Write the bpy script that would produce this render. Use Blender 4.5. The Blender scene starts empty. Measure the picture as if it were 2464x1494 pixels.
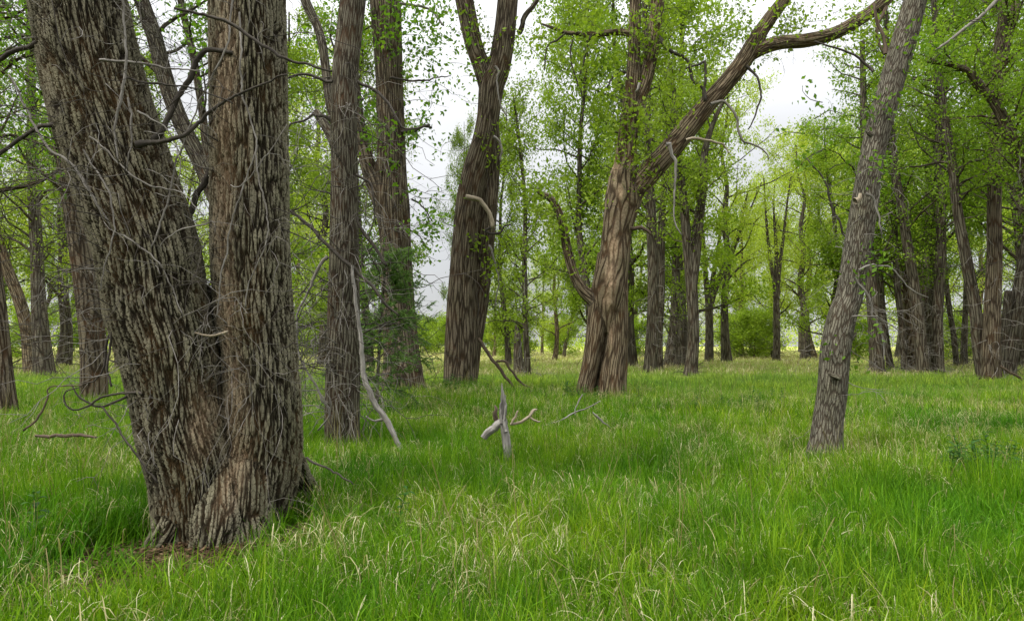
import bpy, math, random
import numpy as np
from math import sin, cos, pi, radians

# ------------------------------------------------------------------ camera, light, exposure
scn = bpy.context.scene
COL = scn.collection
F = 1605.0            # focal length in pixels of a 2464 px wide frame
PITCH = math.atan(85.0 / F)
CAM_Z = 1.5
cam_d = bpy.data.cameras.new("camera")
cam = bpy.data.objects.new("camera", cam_d)
COL.objects.link(cam)
cam_d.sensor_width = 36.0
cam_d.lens = F / 2464.0 * 36.0
cam_d.clip_start = 0.05
cam_d.clip_end = 5000.0
cam.location = (0, 0, CAM_Z)
cam.rotation_euler = (pi / 2 + PITCH, 0, 0)
scn.camera = cam

SUN_EL, SUN_AZ = radians(52), radians(232)   # azimuth clockwise from +Y : behind and left of the camera
world = bpy.data.worlds.new("World")
scn.world = world
world.use_nodes = True
wn, wl = world.node_tree.nodes, world.node_tree.links
wn.clear()
w_out = wn.new("ShaderNodeOutputWorld")
w_bg = wn.new("ShaderNodeBackground")
w_sky = wn.new("ShaderNodeTexSky")
w_sky.sky_type = 'NISHITA'
w_sky.sun_disc = False
w_sky.sun_elevation = SUN_EL
w_sky.sun_rotation = SUN_AZ
w_tc = wn.new("ShaderNodeTexCoord")
w_sep = wn.new("ShaderNodeSeparateXYZ")
wl.new(w_tc.outputs["Generated"], w_sep.inputs[0])
# overcast sky: luminance rises from the horizon to the zenith (CIE overcast sky)
w_grad = wn.new("ShaderNodeMapRange")
w_grad.inputs["From Min"].default_value = 0.0
w_grad.inputs["From Max"].default_value = 1.0
w_grad.inputs["To Min"].default_value = 0.31
w_grad.inputs["To Max"].default_value = 2.05
w_sq = wn.new("ShaderNodeMath")
w_sq.operation = 'POWER'
w_sq.use_clamp = True
w_abs = wn.new("ShaderNodeMath")
w_abs.operation = 'MAXIMUM'
w_abs.inputs[1].default_value = 0.0
wl.new(w_sep.outputs["Z"], w_abs.inputs[0])
wl.new(w_abs.outputs[0], w_sq.inputs[0])
w_sq.inputs[1].default_value = 1.9
wl.new(w_sq.outputs[0], w_grad.inputs["Value"])
w_map = wn.new("ShaderNodeMapping")
w_map.inputs["Scale"].default_value = (1.2, 1.2, 3.2)
wl.new(w_tc.outputs["Generated"], w_map.inputs[0])
w_noise = wn.new("ShaderNodeTexNoise")
w_noise.inputs["Scale"].default_value = 1.7
w_noise.inputs["Detail"].default_value = 5.0
w_noise.inputs["Roughness"].default_value = 0.5
wl.new(w_map.outputs[0], w_noise.inputs["Vector"])
w_cl = wn.new("ShaderNodeMapRange")
w_cl.inputs["From Min"].default_value = 0.25
w_cl.inputs["From Max"].default_value = 0.75
w_cl.inputs["To Min"].default_value = 0.82
w_cl.inputs["To Max"].default_value = 1.18
wl.new(w_noise.outputs["Fac"], w_cl.inputs["Value"])
w_mul = wn.new("ShaderNodeMath")
w_mul.operation = 'MULTIPLY'
wl.new(w_grad.outputs[0], w_mul.inputs[0])
wl.new(w_cl.outputs[0], w_mul.inputs[1])
w_col = wn.new("ShaderNodeVectorMath")
w_col.operation = 'SCALE'
w_col.inputs[0].default_value = (0.985, 0.99, 1.0)
wl.new(w_mul.outputs[0], w_col.inputs["Scale"])
w_str = wn.new("ShaderNodeVectorMath")
w_str.operation = 'SCALE'
w_str.inputs["Scale"].default_value = 0.10
wl.new(w_sky.outputs[0], w_str.inputs[0])
w_mix = wn.new("ShaderNodeMix")
w_mix.data_type = 'RGBA'
w_mix.inputs[0].default_value = 0.93          # cloud cover
wl.new(w_str.outputs[0], w_mix.inputs[6])
wl.new(w_col.outputs[0], w_mix.inputs[7])
wl.new(w_mix.outputs[2], w_bg.inputs["Color"])
w_bg.inputs["Strength"].default_value = 1.0
wl.new(w_bg.outputs[0], w_out.inputs[0])

sun_d = bpy.data.lights.new("sun", 'SUN')
sun_d.energy = 1.5
sun_d.angle = radians(10)
sun_d.color = (1.0, 0.95, 0.86)
sun = bpy.data.objects.new("sun", sun_d)
COL.objects.link(sun)
_sd = np.array([sin(SUN_AZ) * cos(SUN_EL), cos(SUN_AZ) * cos(SUN_EL), sin(SUN_EL)])
from mathutils import Vector
sun.rotation_euler = Vector(_sd).to_track_quat('Z', 'Y').to_euler()

scn.view_settings.view_transform = 'Standard'
scn.view_settings.look = 'None'
scn.view_settings.gamma = 1.0
scn.view_settings.exposure = 1.05
scn.cycles.max_bounces = 7
scn.cycles.diffuse_bounces = 4
scn.cycles.glossy_bounces = 2
scn.cycles.transmission_bounces = 4
scn.cycles.transparent_max_bounces = 4
scn.cycles.caustics_reflective = False
scn.cycles.caustics_refractive = False

# ------------------------------------------------------------------ picture to place
CT, ST = cos(PITCH), sin(PITCH)


def W(u, v, Y):
    """Point of the place seen at pixel (u, v) of the 2464x1494 picture, at the distance Y."""
    a, b = (u - 1232.0) / F, (747.0 - v) / F
    y = CT - ST * b
    z = ST + CT * b
    t = Y / y
    return np.array([a * t, Y, CAM_Z + z * t])


def wpx(w, Y):
    return 0.5 * w * Y / F


def gx(u, Y):
    return (u - 1232.0) / F * Y


def ground_z(x, y):
    x = np.asarray(x, float)
    y = np.asarray(y, float)
    z = 0.05 * np.sin(x * 0.35 + 1.1) * np.cos(y * 0.29) + 0.035 * np.sin(x * 0.9 + y * 0.6) + 0.02 * np.sin(x * 2.1 - y * 1.3 + 2)
    z = z * np.clip((y - 2.0) / 4.0, 0.2, 1.0)
    z = z + 0.22 * np.exp(-(((x + 2.0) / 3.0) ** 2 + ((y - 17.5) / 3.0) ** 2))
    z = z + 0.06 * np.exp(-(((x + 2.1) / 0.9) ** 2 + ((y - 5.1) / 0.8) ** 2))
    return z


# ------------------------------------------------------------------ materials
def new_mat(name):
    m = bpy.data.materials.new(name)
    m.use_nodes = True
    m.node_tree.nodes.clear()
    return m, m.node_tree.nodes, m.node_tree.links


def ramp(n, stops):
    r = n.new("ShaderNodeValToRGB")
    cr = r.color_ramp
    while len(cr.elements) < len(stops):
        cr.elements.new(0.5)
    for e, (p, c) in zip(cr.elements, stops):
        e.position = p
        e.color = (c[0], c[1], c[2], 1)
    return r


def mixc(n, l, fac, a, b, mode='MIX'):
    m = n.new("ShaderNodeMix")
    m.data_type = 'RGBA'
    m.blend_type = mode
    m.clamp_factor = True
    for sock, val in ((m.inputs[0], fac), (m.inputs[6], a), (m.inputs[7], b)):
        if isinstance(val, (int, float)):
            sock.default_value = val
        elif isinstance(val, tuple):
            sock.default_value = (val[0], val[1], val[2], 1)
        else:
            l.new(val, sock)
    return m.outputs[2]


def mth(n, l, op, a, b=None, clamp=False):
    m = n.new("ShaderNodeMath")
    m.operation = op
    m.use_clamp = clamp
    for i, val in enumerate((a, b)):
        if val is None:
            continue
        if isinstance(val, (int, float)):
            m.inputs[i].default_value = val
        else:
            l.new(val, m.inputs[i])
    return m.outputs[0]


def mat_bark(name, w, ln, disp, top=(0.25, 0.215, 0.17), mid=(0.145, 0.11, 0.078), deep=(0.055, 0.036, 0.022),
             rust=(0.17, 0.085, 0.035), rust_amt=0.5, real_disp=False, warp=0.6, cross=0.5):
    m, n, l = new_mat(name)
    out = n.new("ShaderNodeOutputMaterial")
    b = n.new("ShaderNodeBsdfPrincipled")
    b.inputs["Roughness"].default_value = 0.92
    b.inputs["Specular IOR Level"].default_value = 0.15
    l.new(b.outputs[0], out.inputs[0])
    at = n.new("ShaderNodeAttribute")
    at.attribute_name = "bark"
    mp = n.new("ShaderNodeMapping")
    mp.inputs["Scale"].default_value = (1 / w, 1 / ln, 1 / w)
    l.new(at.outputs["Vector"], mp.inputs[0])
    # warp, so that ridges wander and interlace
    nz = n.new("ShaderNodeTexNoise")
    nz.inputs["Scale"].default_value = 0.9
    nz.inputs["Detail"].default_value = 3
    l.new(mp.outputs[0], nz.inputs["Vector"])
    sub = n.new("ShaderNodeVectorMath")
    sub.operation = 'SUBTRACT'
    l.new(nz.outputs["Color"], sub.inputs[0])
    sub.inputs[1].default_value = (0.5, 0.5, 0.5)
    sc = n.new("ShaderNodeVectorMath")
    sc.operation = 'SCALE'
    sc.inputs["Scale"].default_value = warp * 2.4
    l.new(sub.outputs[0], sc.inputs[0])
    ad = n.new("ShaderNodeVectorMath")
    ad.operation = 'ADD'
    l.new(mp.outputs[0], ad.inputs[0])
    l.new(sc.outputs[0], ad.inputs[1])
    vo = n.new("ShaderNodeTexVoronoi")
    vo.feature = 'DISTANCE_TO_EDGE'
    vo.voronoi_dimensions = '2D'
    vo.inputs["Scale"].default_value = 1.0
    vo.inputs["Randomness"].default_value = 1.0
    l.new(ad.outputs[0], vo.inputs["Vector"])
    mr = n.new("ShaderNodeMapRange")
    mr.interpolation_type = 'SMOOTHSTEP'
    mr.inputs["From Min"].default_value = 0.0
    mr.inputs["From Max"].default_value = 0.24
    l.new(vo.outputs["Distance"], mr.inputs["Value"])
    # cross cracks that break the ridges into plates
    mp2 = n.new("ShaderNodeMapping")
    mp2.inputs["Scale"].default_value = (1 / (w * 0.8), 1 / (w * 1.5), 1 / w)
    l.new(at.outputs["Vector"], mp2.inputs[0])
    vo2 = n.new("ShaderNodeTexVoronoi")
    vo2.feature = 'DISTANCE_TO_EDGE'
    vo2.voronoi_dimensions = '2D'
    vo2.inputs["Scale"].default_value = 1.0
    l.new(mp2.outputs[0], vo2.inputs["Vector"])
    mr2 = n.new("ShaderNodeMapRange")
    mr2.interpolation_type = 'SMOOTHSTEP'
    mr2.inputs["From Max"].default_value = 0.09
    l.new(vo2.outputs["Distance"], mr2.inputs["Value"])
    # fine fibre
    mp3 = n.new("ShaderNodeMapping")
    mp3.inputs["Scale"].default_value = (9 / w, 2.2 / w, 9 / w)
    l.new(at.outputs["Vector"], mp3.inputs[0])
    fn = n.new("ShaderNodeTexNoise")
    fn.inputs["Scale"].default_value = 0.35
    fn.inputs["Detail"].default_value = 5
    fn.inputs["Roughness"].default_value = 0.65
    l.new(mp3.outputs[0], fn.inputs["Vector"])
    h = mth(n, l, 'MULTIPLY', mr.outputs[0], 0.60)
    h2 = mth(n, l, 'MULTIPLY', mr2.outputs[0], 0.13 * cross * 2)
    h3 = mth(n, l, 'MULTIPLY', fn.outputs["Fac"], 0.34)
    hs = mth(n, l, 'ADD', mth(n, l, 'ADD', h, mth(n, l, 'MULTIPLY', h2, mr.outputs[0])), h3)
    cr = ramp(n, [(0.0, deep), (0.22, deep), (0.48, tuple(0.5 * (p + q) for p, q in zip(deep, mid))), (0.72, mid), (0.90, top), (1.0, tuple(min(1, c * 1.2) for c in top))])
    l.new(hs, cr.inputs[0])
    vc = n.new("ShaderNodeTexVoronoi")
    vc.feature = 'F1'
    vc.voronoi_dimensions = '2D'
    vc.inputs["Scale"].default_value = 1.0
    l.new(ad.outputs[0], vc.inputs["Vector"])
    sv = n.new("ShaderNodeSeparateColor")
    l.new(vc.outputs["Color"], sv.inputs[0])
    vr = n.new("ShaderNodeMapRange")
    vr.inputs["To Min"].default_value = 0.72
    vr.inputs["To Max"].default_value = 1.15
    l.new(sv.outputs[0], vr.inputs["Value"])
    hv = n.new("ShaderNodeHueSaturation")
    l.new(cr.outputs[0], hv.inputs["Color"])
    l.new(vr.outputs[0], hv.inputs["Value"])
    # large patches : rusty inner bark and grey green weathering
    big = n.new("ShaderNodeTexNoise")
    big.inputs["Scale"].default_value = 2.2
    big.inputs["Detail"].default_value = 4
    mpb = n.new("ShaderNodeMapping")
    mpb.inputs["Scale"].default_value = (1.9, 0.8, 1.6)
    l.new(at.outputs["Vector"], mpb.inputs[0])
    l.new(mpb.outputs[0], big.inputs["Vector"])
    f1 = ramp(n, [(0.48, (0, 0, 0)), (0.72, (1, 1, 1))])
    l.new(big.outputs["Fac"], f1.inputs[0])
    f1s = mth(n, l, 'MULTIPLY', f1.outputs[0], rust_amt)
    inv = mth(n, l, 'SUBTRACT', 1.15, hs, True)
    f1m = mth(n, l, 'MULTIPLY', f1s, inv, True)
    c1 = mixc(n, l, f1m, hv.outputs[0], rust)
    big2 = n.new("ShaderNodeTexNoise")
    big2.inputs["Scale"].default_value = 3.1
    big2.inputs["Detail"].default_value = 3
    mpc = n.new("ShaderNodeMapping")
    mpc.inputs["Location"].default_value = (7.1, 3.3, 1.9)
    mpc.inputs["Scale"].default_value = (1.7, 0.7, 1.4)
    l.new(at.outputs["Vector"], mpc.inputs[0])
    l.new(mpc.outputs[0], big2.inputs["Vector"])
    f2 = ramp(n, [(0.42, (0, 0, 0)), (0.70, (0.55, 0.55, 0.55))])
    l.new(big2.outputs["Fac"], f2.inputs[0])
    c2 = mixc(n, l, f2.outputs[0], c1, (0.62, 0.66, 0.52), 'MULTIPLY')
    # bare wood where the bark has gone (mesh attribute)
    bw = n.new("ShaderNodeAttribute")
    bw.attribute_name = "bare"
    fw = ramp(n, [(0.35, (0.16, 0.10, 0.06)), (0.6, (0.42, 0.31, 0.20))])
    l.new(fn.outputs["Fac"], fw.inputs[0])
    c3 = mixc(n, l, bw.outputs["Fac"], c2, fw.outputs[0])
    l.new(c3, b.inputs["Base Color"])
    dep = mth(n, l, 'MULTIPLY', hs, mth(n, l, 'SUBTRACT', 1.0, mth(n, l, 'MULTIPLY', bw.outputs["Fac"], 0.3)))
    if real_disp:
        d = n.new("ShaderNodeDisplacement")
        d.inputs["Midlevel"].default_value = 0.55
        d.inputs["Scale"].default_value = disp
        l.new(dep, d.inputs["Height"])
        l.new(d.outputs[0], out.inputs["Displacement"])
        m.displacement_method = 'BOTH'
    else:
        bp = n.new("ShaderNodeBump")
        bp.inputs["Strength"].default_value = 0.9
        bp.inputs["Distance"].default_value = disp
        l.new(dep, bp.inputs["Height"])
        l.new(bp.outputs[0], b.inputs["Normal"])
    return m


def mat_leaf(name, dark, light, trans=0.45, yellow=(0.30, 0.36, 0.05), rough=0.6, spec=0.15, hue_noise=0.15):
    m, n, l = new_mat(name)
    out = n.new("ShaderNodeOutputMaterial")
    at = n.new("ShaderNodeAttribute")
    at.attribute_name = "tint"
    cr = ramp(n, [(0.0, dark), (0.75, light), (1.0, yellow)])
    l.new(at.outputs["Fac"], cr.inputs[0])
    oi = n.new("ShaderNodeObjectInfo")
    hs = n.new("ShaderNodeHueSaturation")
    hs.inputs["Hue"].default_value = 0.5
    l.new(cr.outputs[0], hs.inputs["Color"])
    mr = n.new("ShaderNodeMapRange")
    mr.inputs["To Min"].default_value = 1 - hue_noise
    mr.inputs["To Max"].default_value = 1 + hue_noise
    l.new(oi.outputs["Random"], mr.inputs["Value"])
    l.new(mr.outputs[0], hs.inputs["Value"])
    b = n.new("ShaderNodeBsdfPrincipled")
    b.inputs["Roughness"].default_value = rough
    b.inputs["Specular IOR Level"].default_value = spec
    l.new(hs.outputs[0], b.inputs["Base Color"])
    t = n.new("ShaderNodeBsdfTranslucent")
    tc = mixc(n, l, 1.0, hs.outputs[0], (1.25, 1.35, 0.55), 'MULTIPLY')
    l.new(tc, t.inputs["Color"])
    mx = n.new("ShaderNodeMixShader")
    mx.inputs[0].default_value = trans
    l.new(b.outputs[0], mx.inputs[1])
    l.new(t.outputs[0], mx.inputs[2])
    l.new(mx.outputs[0], out.inputs[0])
    return m


def mat_grass(name, stops, trans=0.35, patch=None):
    m, n, l = new_mat(name)
    out = n.new("ShaderNodeOutputMaterial")
    at = n.new("ShaderNodeAttribute")
    at.attribute_name = "tint"
    cr = ramp(n, stops)
    l.new(at.outputs["Fac"], cr.inputs[0])
    col = cr.outputs[0]
    ge = n.new("ShaderNodeNewGeometry")
    if patch:  # random tone patches, the darker ones also painting in shade from the canopy
        nz = n.new("ShaderNodeTexNoise")
        nz.inputs["Scale"].default_value = 0.32
        nz.inputs["Detail"].default_value = 4
        l.new(ge.outputs["Position"], nz.inputs["Vector"])
        rr = ramp(n, [(0.36, (0, 0, 0)), (0.66, (1, 1, 1))])
        l.new(nz.outputs["Fac"], rr.inputs[0])
        col = mixc(n, l, rr.outputs[0], mixc(n, l, 1.0, col, patch[0], 'MULTIPLY'), mixc(n, l, 1.0, col, patch[1], 'MULTIPLY'))
        n3 = n.new("ShaderNodeTexNoise")
        n3.inputs["Scale"].default_value = 2.3
        n3.inputs["Detail"].default_value = 3
        l.new(ge.outputs["Position"], n3.inputs["Vector"])
        r3 = ramp(n, [(0.36, (0.62, 0.72, 0.8)), (0.5, (1, 1, 1)), (0.66, (1.0, 1.0, 1.0))])
        r4 = ramp(n, [(0.5, (0, 0, 0)), (0.68, (0.5, 0.5, 0.5))])
        l.new(n3.outputs["Fac"], r3.inputs[0])
        l.new(n3.outputs["Fac"], r4.inputs[0])
        col = mixc(n, l, 1.0, col, r3.outputs[0], 'MULTIPLY')
        col = mixc(n, l, r4.outputs[0], col, mixc(n, l, 1.0, col, (1.7, 1.35, 1.5), 'MULTIPLY'))
        # the meadow dries out towards its open far side
        sp = n.new("ShaderNodeSeparateXYZ")
        l.new(ge.outputs["Position"], sp.inputs[0])
        far = n.new("ShaderNodeMapRange")
        far.inputs["From Min"].default_value = 14
        far.inputs["From Max"].default_value = 65
        l.new(sp.outputs["Y"], far.inputs["Value"])
        ff = mth(n, l, 'MULTIPLY', far.outputs[0], 0.85)
        col = mixc(n, l, ff, col, (0.44, 0.50, 0.16))
    b = n.new("ShaderNodeBsdfPrincipled")
    b.inputs["Roughness"].default_value = 0.6
    b.inputs["Specular IOR Level"].default_value = 0.12
    l.new(col, b.inputs["Base Color"])
    t = n.new("ShaderNodeBsdfTranslucent")
    l.new(mixc(n, l, 1.0, col, (1.2, 1.3, 0.6), 'MULTIPLY'), t.inputs["Color"])
    mx = n.new("ShaderNodeMixShader")
    mx.inputs[0].default_value = trans
    l.new(b.outputs[0], mx.inputs[1])
    l.new(t.outputs[0], mx.inputs[2])
    l.new(mx.outputs[0], out.inputs[0])
    return m


def mat_wood(name, a, b_, c, scale=60.0):
    m, n, l = new_mat(name)
    out = n.new("ShaderNodeOutputMaterial")
    b = n.new("ShaderNodeBsdfPrincipled")
    b.inputs["Roughness"].default_value = 0.85
    b.inputs["Specular IOR Level"].default_value = 0.2
    at = n.new("ShaderNodeAttribute")
    at.attribute_name = "bark"
    mp = n.new("ShaderNodeMapping")
    mp.inputs["Scale"].default_value = (scale, scale * 0.09, scale)
    l.new(at.outputs["Vector"], mp.inputs[0])
    nz = n.new("ShaderNodeTexNoise")
    nz.inputs["Scale"].default_value = 1.0
    nz.inputs["Detail"].default_value = 6
    nz.inputs["Roughness"].default_value = 0.6
    l.new(mp.outputs[0], nz.inputs["Vector"])
    cr = ramp(n, [(0.30, a), (0.5, b_), (0.68, c)])
    l.new(nz.outputs["Fac"], cr.inputs[0])
    l.new(cr.outputs[0], b.inputs["Base Color"])
    bp = n.new("ShaderNodeBump")
    bp.inputs["Strength"].default_value = 0.8
    bp.inputs["Distance"].default_value = 0.012
    l.new(nz.outputs["Fac"], bp.inputs["Height"])
    l.new(bp.outputs[0], b.inputs["Normal"])
    l.new(b.outputs[0], out.inputs[0])
    return m


BARK_NEAR = mat_bark("bark_deep", 0.029, 0.30, 0.042, rust_amt=0.6, real_disp=True, top=(0.175, 0.160, 0.110),
                     mid=(0.102, 0.088, 0.058), deep=(0.026, 0.020, 0.012), rust=(0.16, 0.092, 0.036), warp=0.85, cross=0.7)
BARK_TEN = mat_bark("bark_ten", 0.034, 0.36, 0.026, top=(0.152, 0.137, 0.102), mid=(0.092, 0.080, 0.057), deep=(0.035, 0.025, 0.017), rust_amt=0.3, warp=0.5)
BARK_LEAN = mat_bark("bark_lean", 0.026, 0.17, 0.016, top=(0.162, 0.149, 0.115), mid=(0.108, 0.096, 0.072), deep=(0.06, 0.048, 0.036), rust_amt=0.1, cross=0.8, warp=0.5)
BARK_MID = mat_bark("bark_mid", 0.06, 0.8, 0.05, top=(0.165, 0.136, 0.095), mid=(0.105, 0.081, 0.055), deep=(0.038, 0.027, 0.017), rust_amt=0.35, warp=0.5)
BARK_WARM = mat_bark("bark_warm", 0.06, 0.8, 0.05, top=(0.22, 0.175, 0.115), mid=(0.145, 0.108, 0.068), deep=(0.048, 0.033, 0.020), rust_amt=0.45, warp=0.5)
BARK_FAR = mat_bark("bark_far", 0.085, 1.0, 0.055, top=(0.133, 0.118, 0.088), mid=(0.087, 0.075, 0.054), deep=(0.042, 0.032, 0.023), rust_amt=0.2, warp=0.5)
TWIG_GREY = mat_wood("twig_grey", (0.08, 0.072, 0.06), (0.17, 0.155, 0.135), (0.28, 0.262, 0.235))
TWIG_DARK = mat_wood("twig_dark", (0.025, 0.021, 0.017), (0.05, 0.043, 0.034), (0.09, 0.077, 0.064))
WOOD_PALE = mat_wood("wood_pale", (0.14, 0.11, 0.075), (0.29, 0.24, 0.17), (0.42, 0.36, 0.27), 45)
WOOD_GREY = mat_wood("wood_grey", (0.075, 0.068, 0.058), (0.20, 0.185, 0.165), (0.34, 0.32, 0.29), 40)
WOOD_BROWN = mat_wood("wood_brown", (0.04, 0.028, 0.019), (0.09, 0.065, 0.045), (0.16, 0.12, 0.085), 40)
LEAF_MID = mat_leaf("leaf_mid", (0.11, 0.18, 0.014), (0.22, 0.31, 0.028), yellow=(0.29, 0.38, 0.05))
LEAF_FAR = mat_leaf("leaf_far", (0.24, 0.31, 0.035), (0.38, 0.46, 0.07), yellow=(0.43, 0.50, 0.12), trans=0.5)  # leaf green brightened; the open light on far trees is put into the colour
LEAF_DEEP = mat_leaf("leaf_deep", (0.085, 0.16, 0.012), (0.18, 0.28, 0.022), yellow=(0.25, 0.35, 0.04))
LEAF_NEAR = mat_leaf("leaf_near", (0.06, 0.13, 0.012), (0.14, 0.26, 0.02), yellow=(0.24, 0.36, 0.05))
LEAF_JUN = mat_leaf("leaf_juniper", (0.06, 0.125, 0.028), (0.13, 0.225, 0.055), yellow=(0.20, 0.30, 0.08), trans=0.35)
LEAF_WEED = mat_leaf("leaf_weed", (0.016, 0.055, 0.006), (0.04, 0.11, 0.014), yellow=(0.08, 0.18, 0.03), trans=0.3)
LEAF_BROWN = mat_leaf("leaf_brown", (0.045, 0.028, 0.015), (0.11, 0.068, 0.036), yellow=(0.20, 0.14, 0.08), trans=0.2)
GRASS = mat_grass("grass_green", [(0.0, (0.032, 0.095, 0.002)), (0.45, (0.090, 0.215, 0.005)), (0.8, (0.160, 0.310, 0.009)), (1.0, (0.29, 0.40, 0.03))],
                  patch=((0.62, 0.82, 0.8), (1.45, 1.15, 1.3)))
STRAW = mat_grass("grass_straw", [(0.0, (0.17, 0.13, 0.055)), (0.5, (0.36, 0.33, 0.16)), (1.0, (0.62, 0.58, 0.38))], trans=0.3)


def mat_ground():
    m, n, l = new_mat("ground")
    out = n.new("ShaderNodeOutputMaterial")
    b = n.new("ShaderNodeBsdfPrincipled")
    b.inputs["Roughness"].default_value = 1.0
    b.inputs["Specular IOR Level"].default_value = 0.05
    ge = n.new("ShaderNodeNewGeometry")
    nz = n.new("ShaderNodeTexNoise")
    nz.inputs["Scale"].default_value = 14
    nz.inputs["Detail"].default_value = 8
    nz.inputs["Roughness"].default_value = 0.7
    l.new(ge.outputs["Position"], nz.inputs["Vector"])
    cr = ramp(n, [(0.35, (0.035, 0.028, 0.014)), (0.5, (0.055, 0.065, 0.018)), (0.68, (0.13, 0.11, 0.05))])
    l.new(nz.outputs["Fac"], cr.inputs[0])
    sp = n.new("ShaderNodeSeparateXYZ")
    l.new(ge.outputs["Position"], sp.inputs[0])
    far = n.new("ShaderNodeMapRange")
    far.inputs["From Min"].default_value = 15
    far.inputs["From Max"].default_value = 60
    l.new(sp.outputs["Y"], far.inputs["Value"])
    n2 = n.new("ShaderNodeTexNoise")
    n2.inputs["Scale"].default_value = 0.09
    n2.inputs["Detail"].default_value = 6
    l.new(ge.outputs["Position"], n2.inputs["Vector"])
    c2 = ramp(n, [(0.4, (0.26, 0.33, 0.07)), (0.6, (0.52, 0.46, 0.19))])
    l.new(n2.outputs["Fac"], c2.inputs[0])
    l.new(mixc(n, l, far.outputs[0], cr.outputs[0], c2.outputs[0]), b.inputs["Base Color"])
    bp = n.new("ShaderNodeBump")
    bp.inputs["Strength"].default_value = 0.6
    bp.inputs["Distance"].default_value = 0.05
    l.new(nz.outputs["Fac"], bp.inputs["Height"])
    l.new(bp.outputs[0], b.inputs["Normal"])
    l.new(b.outputs[0], out.inputs[0])
    return m


MAT_GROUND = mat_ground()


# ------------------------------------------------------------------ mesh helpers
def mk_mesh(name, verts, quads=None, tris=None, attrs=None, mat=None, smooth=True):
    me = bpy.data.meshes.new(name)
    verts = np.ascontiguousarray(verts, np.float32)
    q = np.zeros((0, 4), np.int32) if quads is None else np.asarray(quads, np.int32)
    t = np.zeros((0, 3), np.int32) if tris is None else np.asarray(tris, np.int32)
    me.vertices.add(len(verts))
    me.vertices.foreach_set("co", verts.ravel())
    nl = q.size + t.size
    me.loops.add(nl)
    me.loops.foreach_set("vertex_index", np.concatenate([q.ravel(), t.ravel()]).astype(np.int32))
    me.polygons.add(len(q) + len(t))
    st = np.concatenate([np.arange(len(q)) * 4, q.size + np.arange(len(t)) * 3]).astype(np.int32)
    me.polygons.foreach_set("loop_start", st)
    if smooth:
        me.polygons.foreach_set("use_smooth", np.ones(len(st), bool))
    me.update(calc_edges=True)
    for k, a in (attrs or {}).items():
        a = np.asarray(a, np.float32)
        if a.ndim == 2:
            at = me.attributes.new(k, 'FLOAT_VECTOR', 'POINT')
            at.data.foreach_set("vector", a.ravel())
        else:
            at = me.attributes.new(k, 'FLOAT', 'POINT')
            at.data.foreach_set("value", a)
    if mat:
        me.materials.append(mat)
    return me


def link(name, me, parent=None, loc=None, kind=None):
    o = bpy.data.objects.new(name, me)
    COL.objects.link(o)
    if parent is not None:
        o.parent = parent
    if loc is not None:
        o.location = loc
    if kind:
        o["kind"] = kind
    return o


def thing(name, label, cat, loc, group=None):
    o = bpy.data.objects.new(name, None)
    o.empty_display_size = 0.2
    COL.objects.link(o)
    o.location = loc
    o["label"] = label
    o["category"] = cat
    if group:
        o["group"] = group
    return o


def resample(pts, rad, step):
    pts = np.asarray(pts, float)
    rad = np.asarray(rad, float)
    n = len(pts)
    if n < 2:
        return pts, rad
    seg = np.linalg.norm(np.diff(pts, axis=0), axis=1)
    P = np.vstack([2 * pts[0] - pts[1], pts, 2 * pts[-1] - pts[-2]])
    outp, outr = [], []
    for i in range(n - 1):
        k = max(1, int(round(seg[i] / step)))
        t = (np.arange(k) / k)[:, None]
        p0, p1, p2, p3 = P[i], P[i + 1], P[i + 2], P[i + 3]
        outp.append(0.5 * ((2 * p1) + (-p0 + p2) * t + (2 * p0 - 5 * p1 + 4 * p2 - p3) * t ** 2 + (-p0 + 3 * p1 - 3 * p2 + p3) * t ** 3))
        s = t[:, 0]
        s = s * s * (3 - 2 * s) * 0.5 + s * 0.5
        outr.append(rad[i] * (1 - s) + rad[i + 1] * s)
    outp.append(pts[-1:])
    outr.append(rad[-1:])
    return np.vstack(outp), np.concatenate(outr)


def frames(p):
    T = np.gradient(p, axis=0)
    T /= np.linalg.norm(T, axis=1)[:, None] + 1e-9
    up = np.array([0.0, 1.0, 0.0]) if abs(T[0][1]) < 0.9 else np.array([1.0, 0, 0])
    N = np.zeros_like(p)
    v = np.cross(T[0], up)
    N[0] = v / np.linalg.norm(v)
    for i in range(1, len(p)):
        v = N[i - 1] - T[i] * np.dot(N[i - 1], T[i])
        N[i] = v / (np.linalg.norm(v) + 1e-9)
    B = np.cross(T, N)
    return T, N, B


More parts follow.
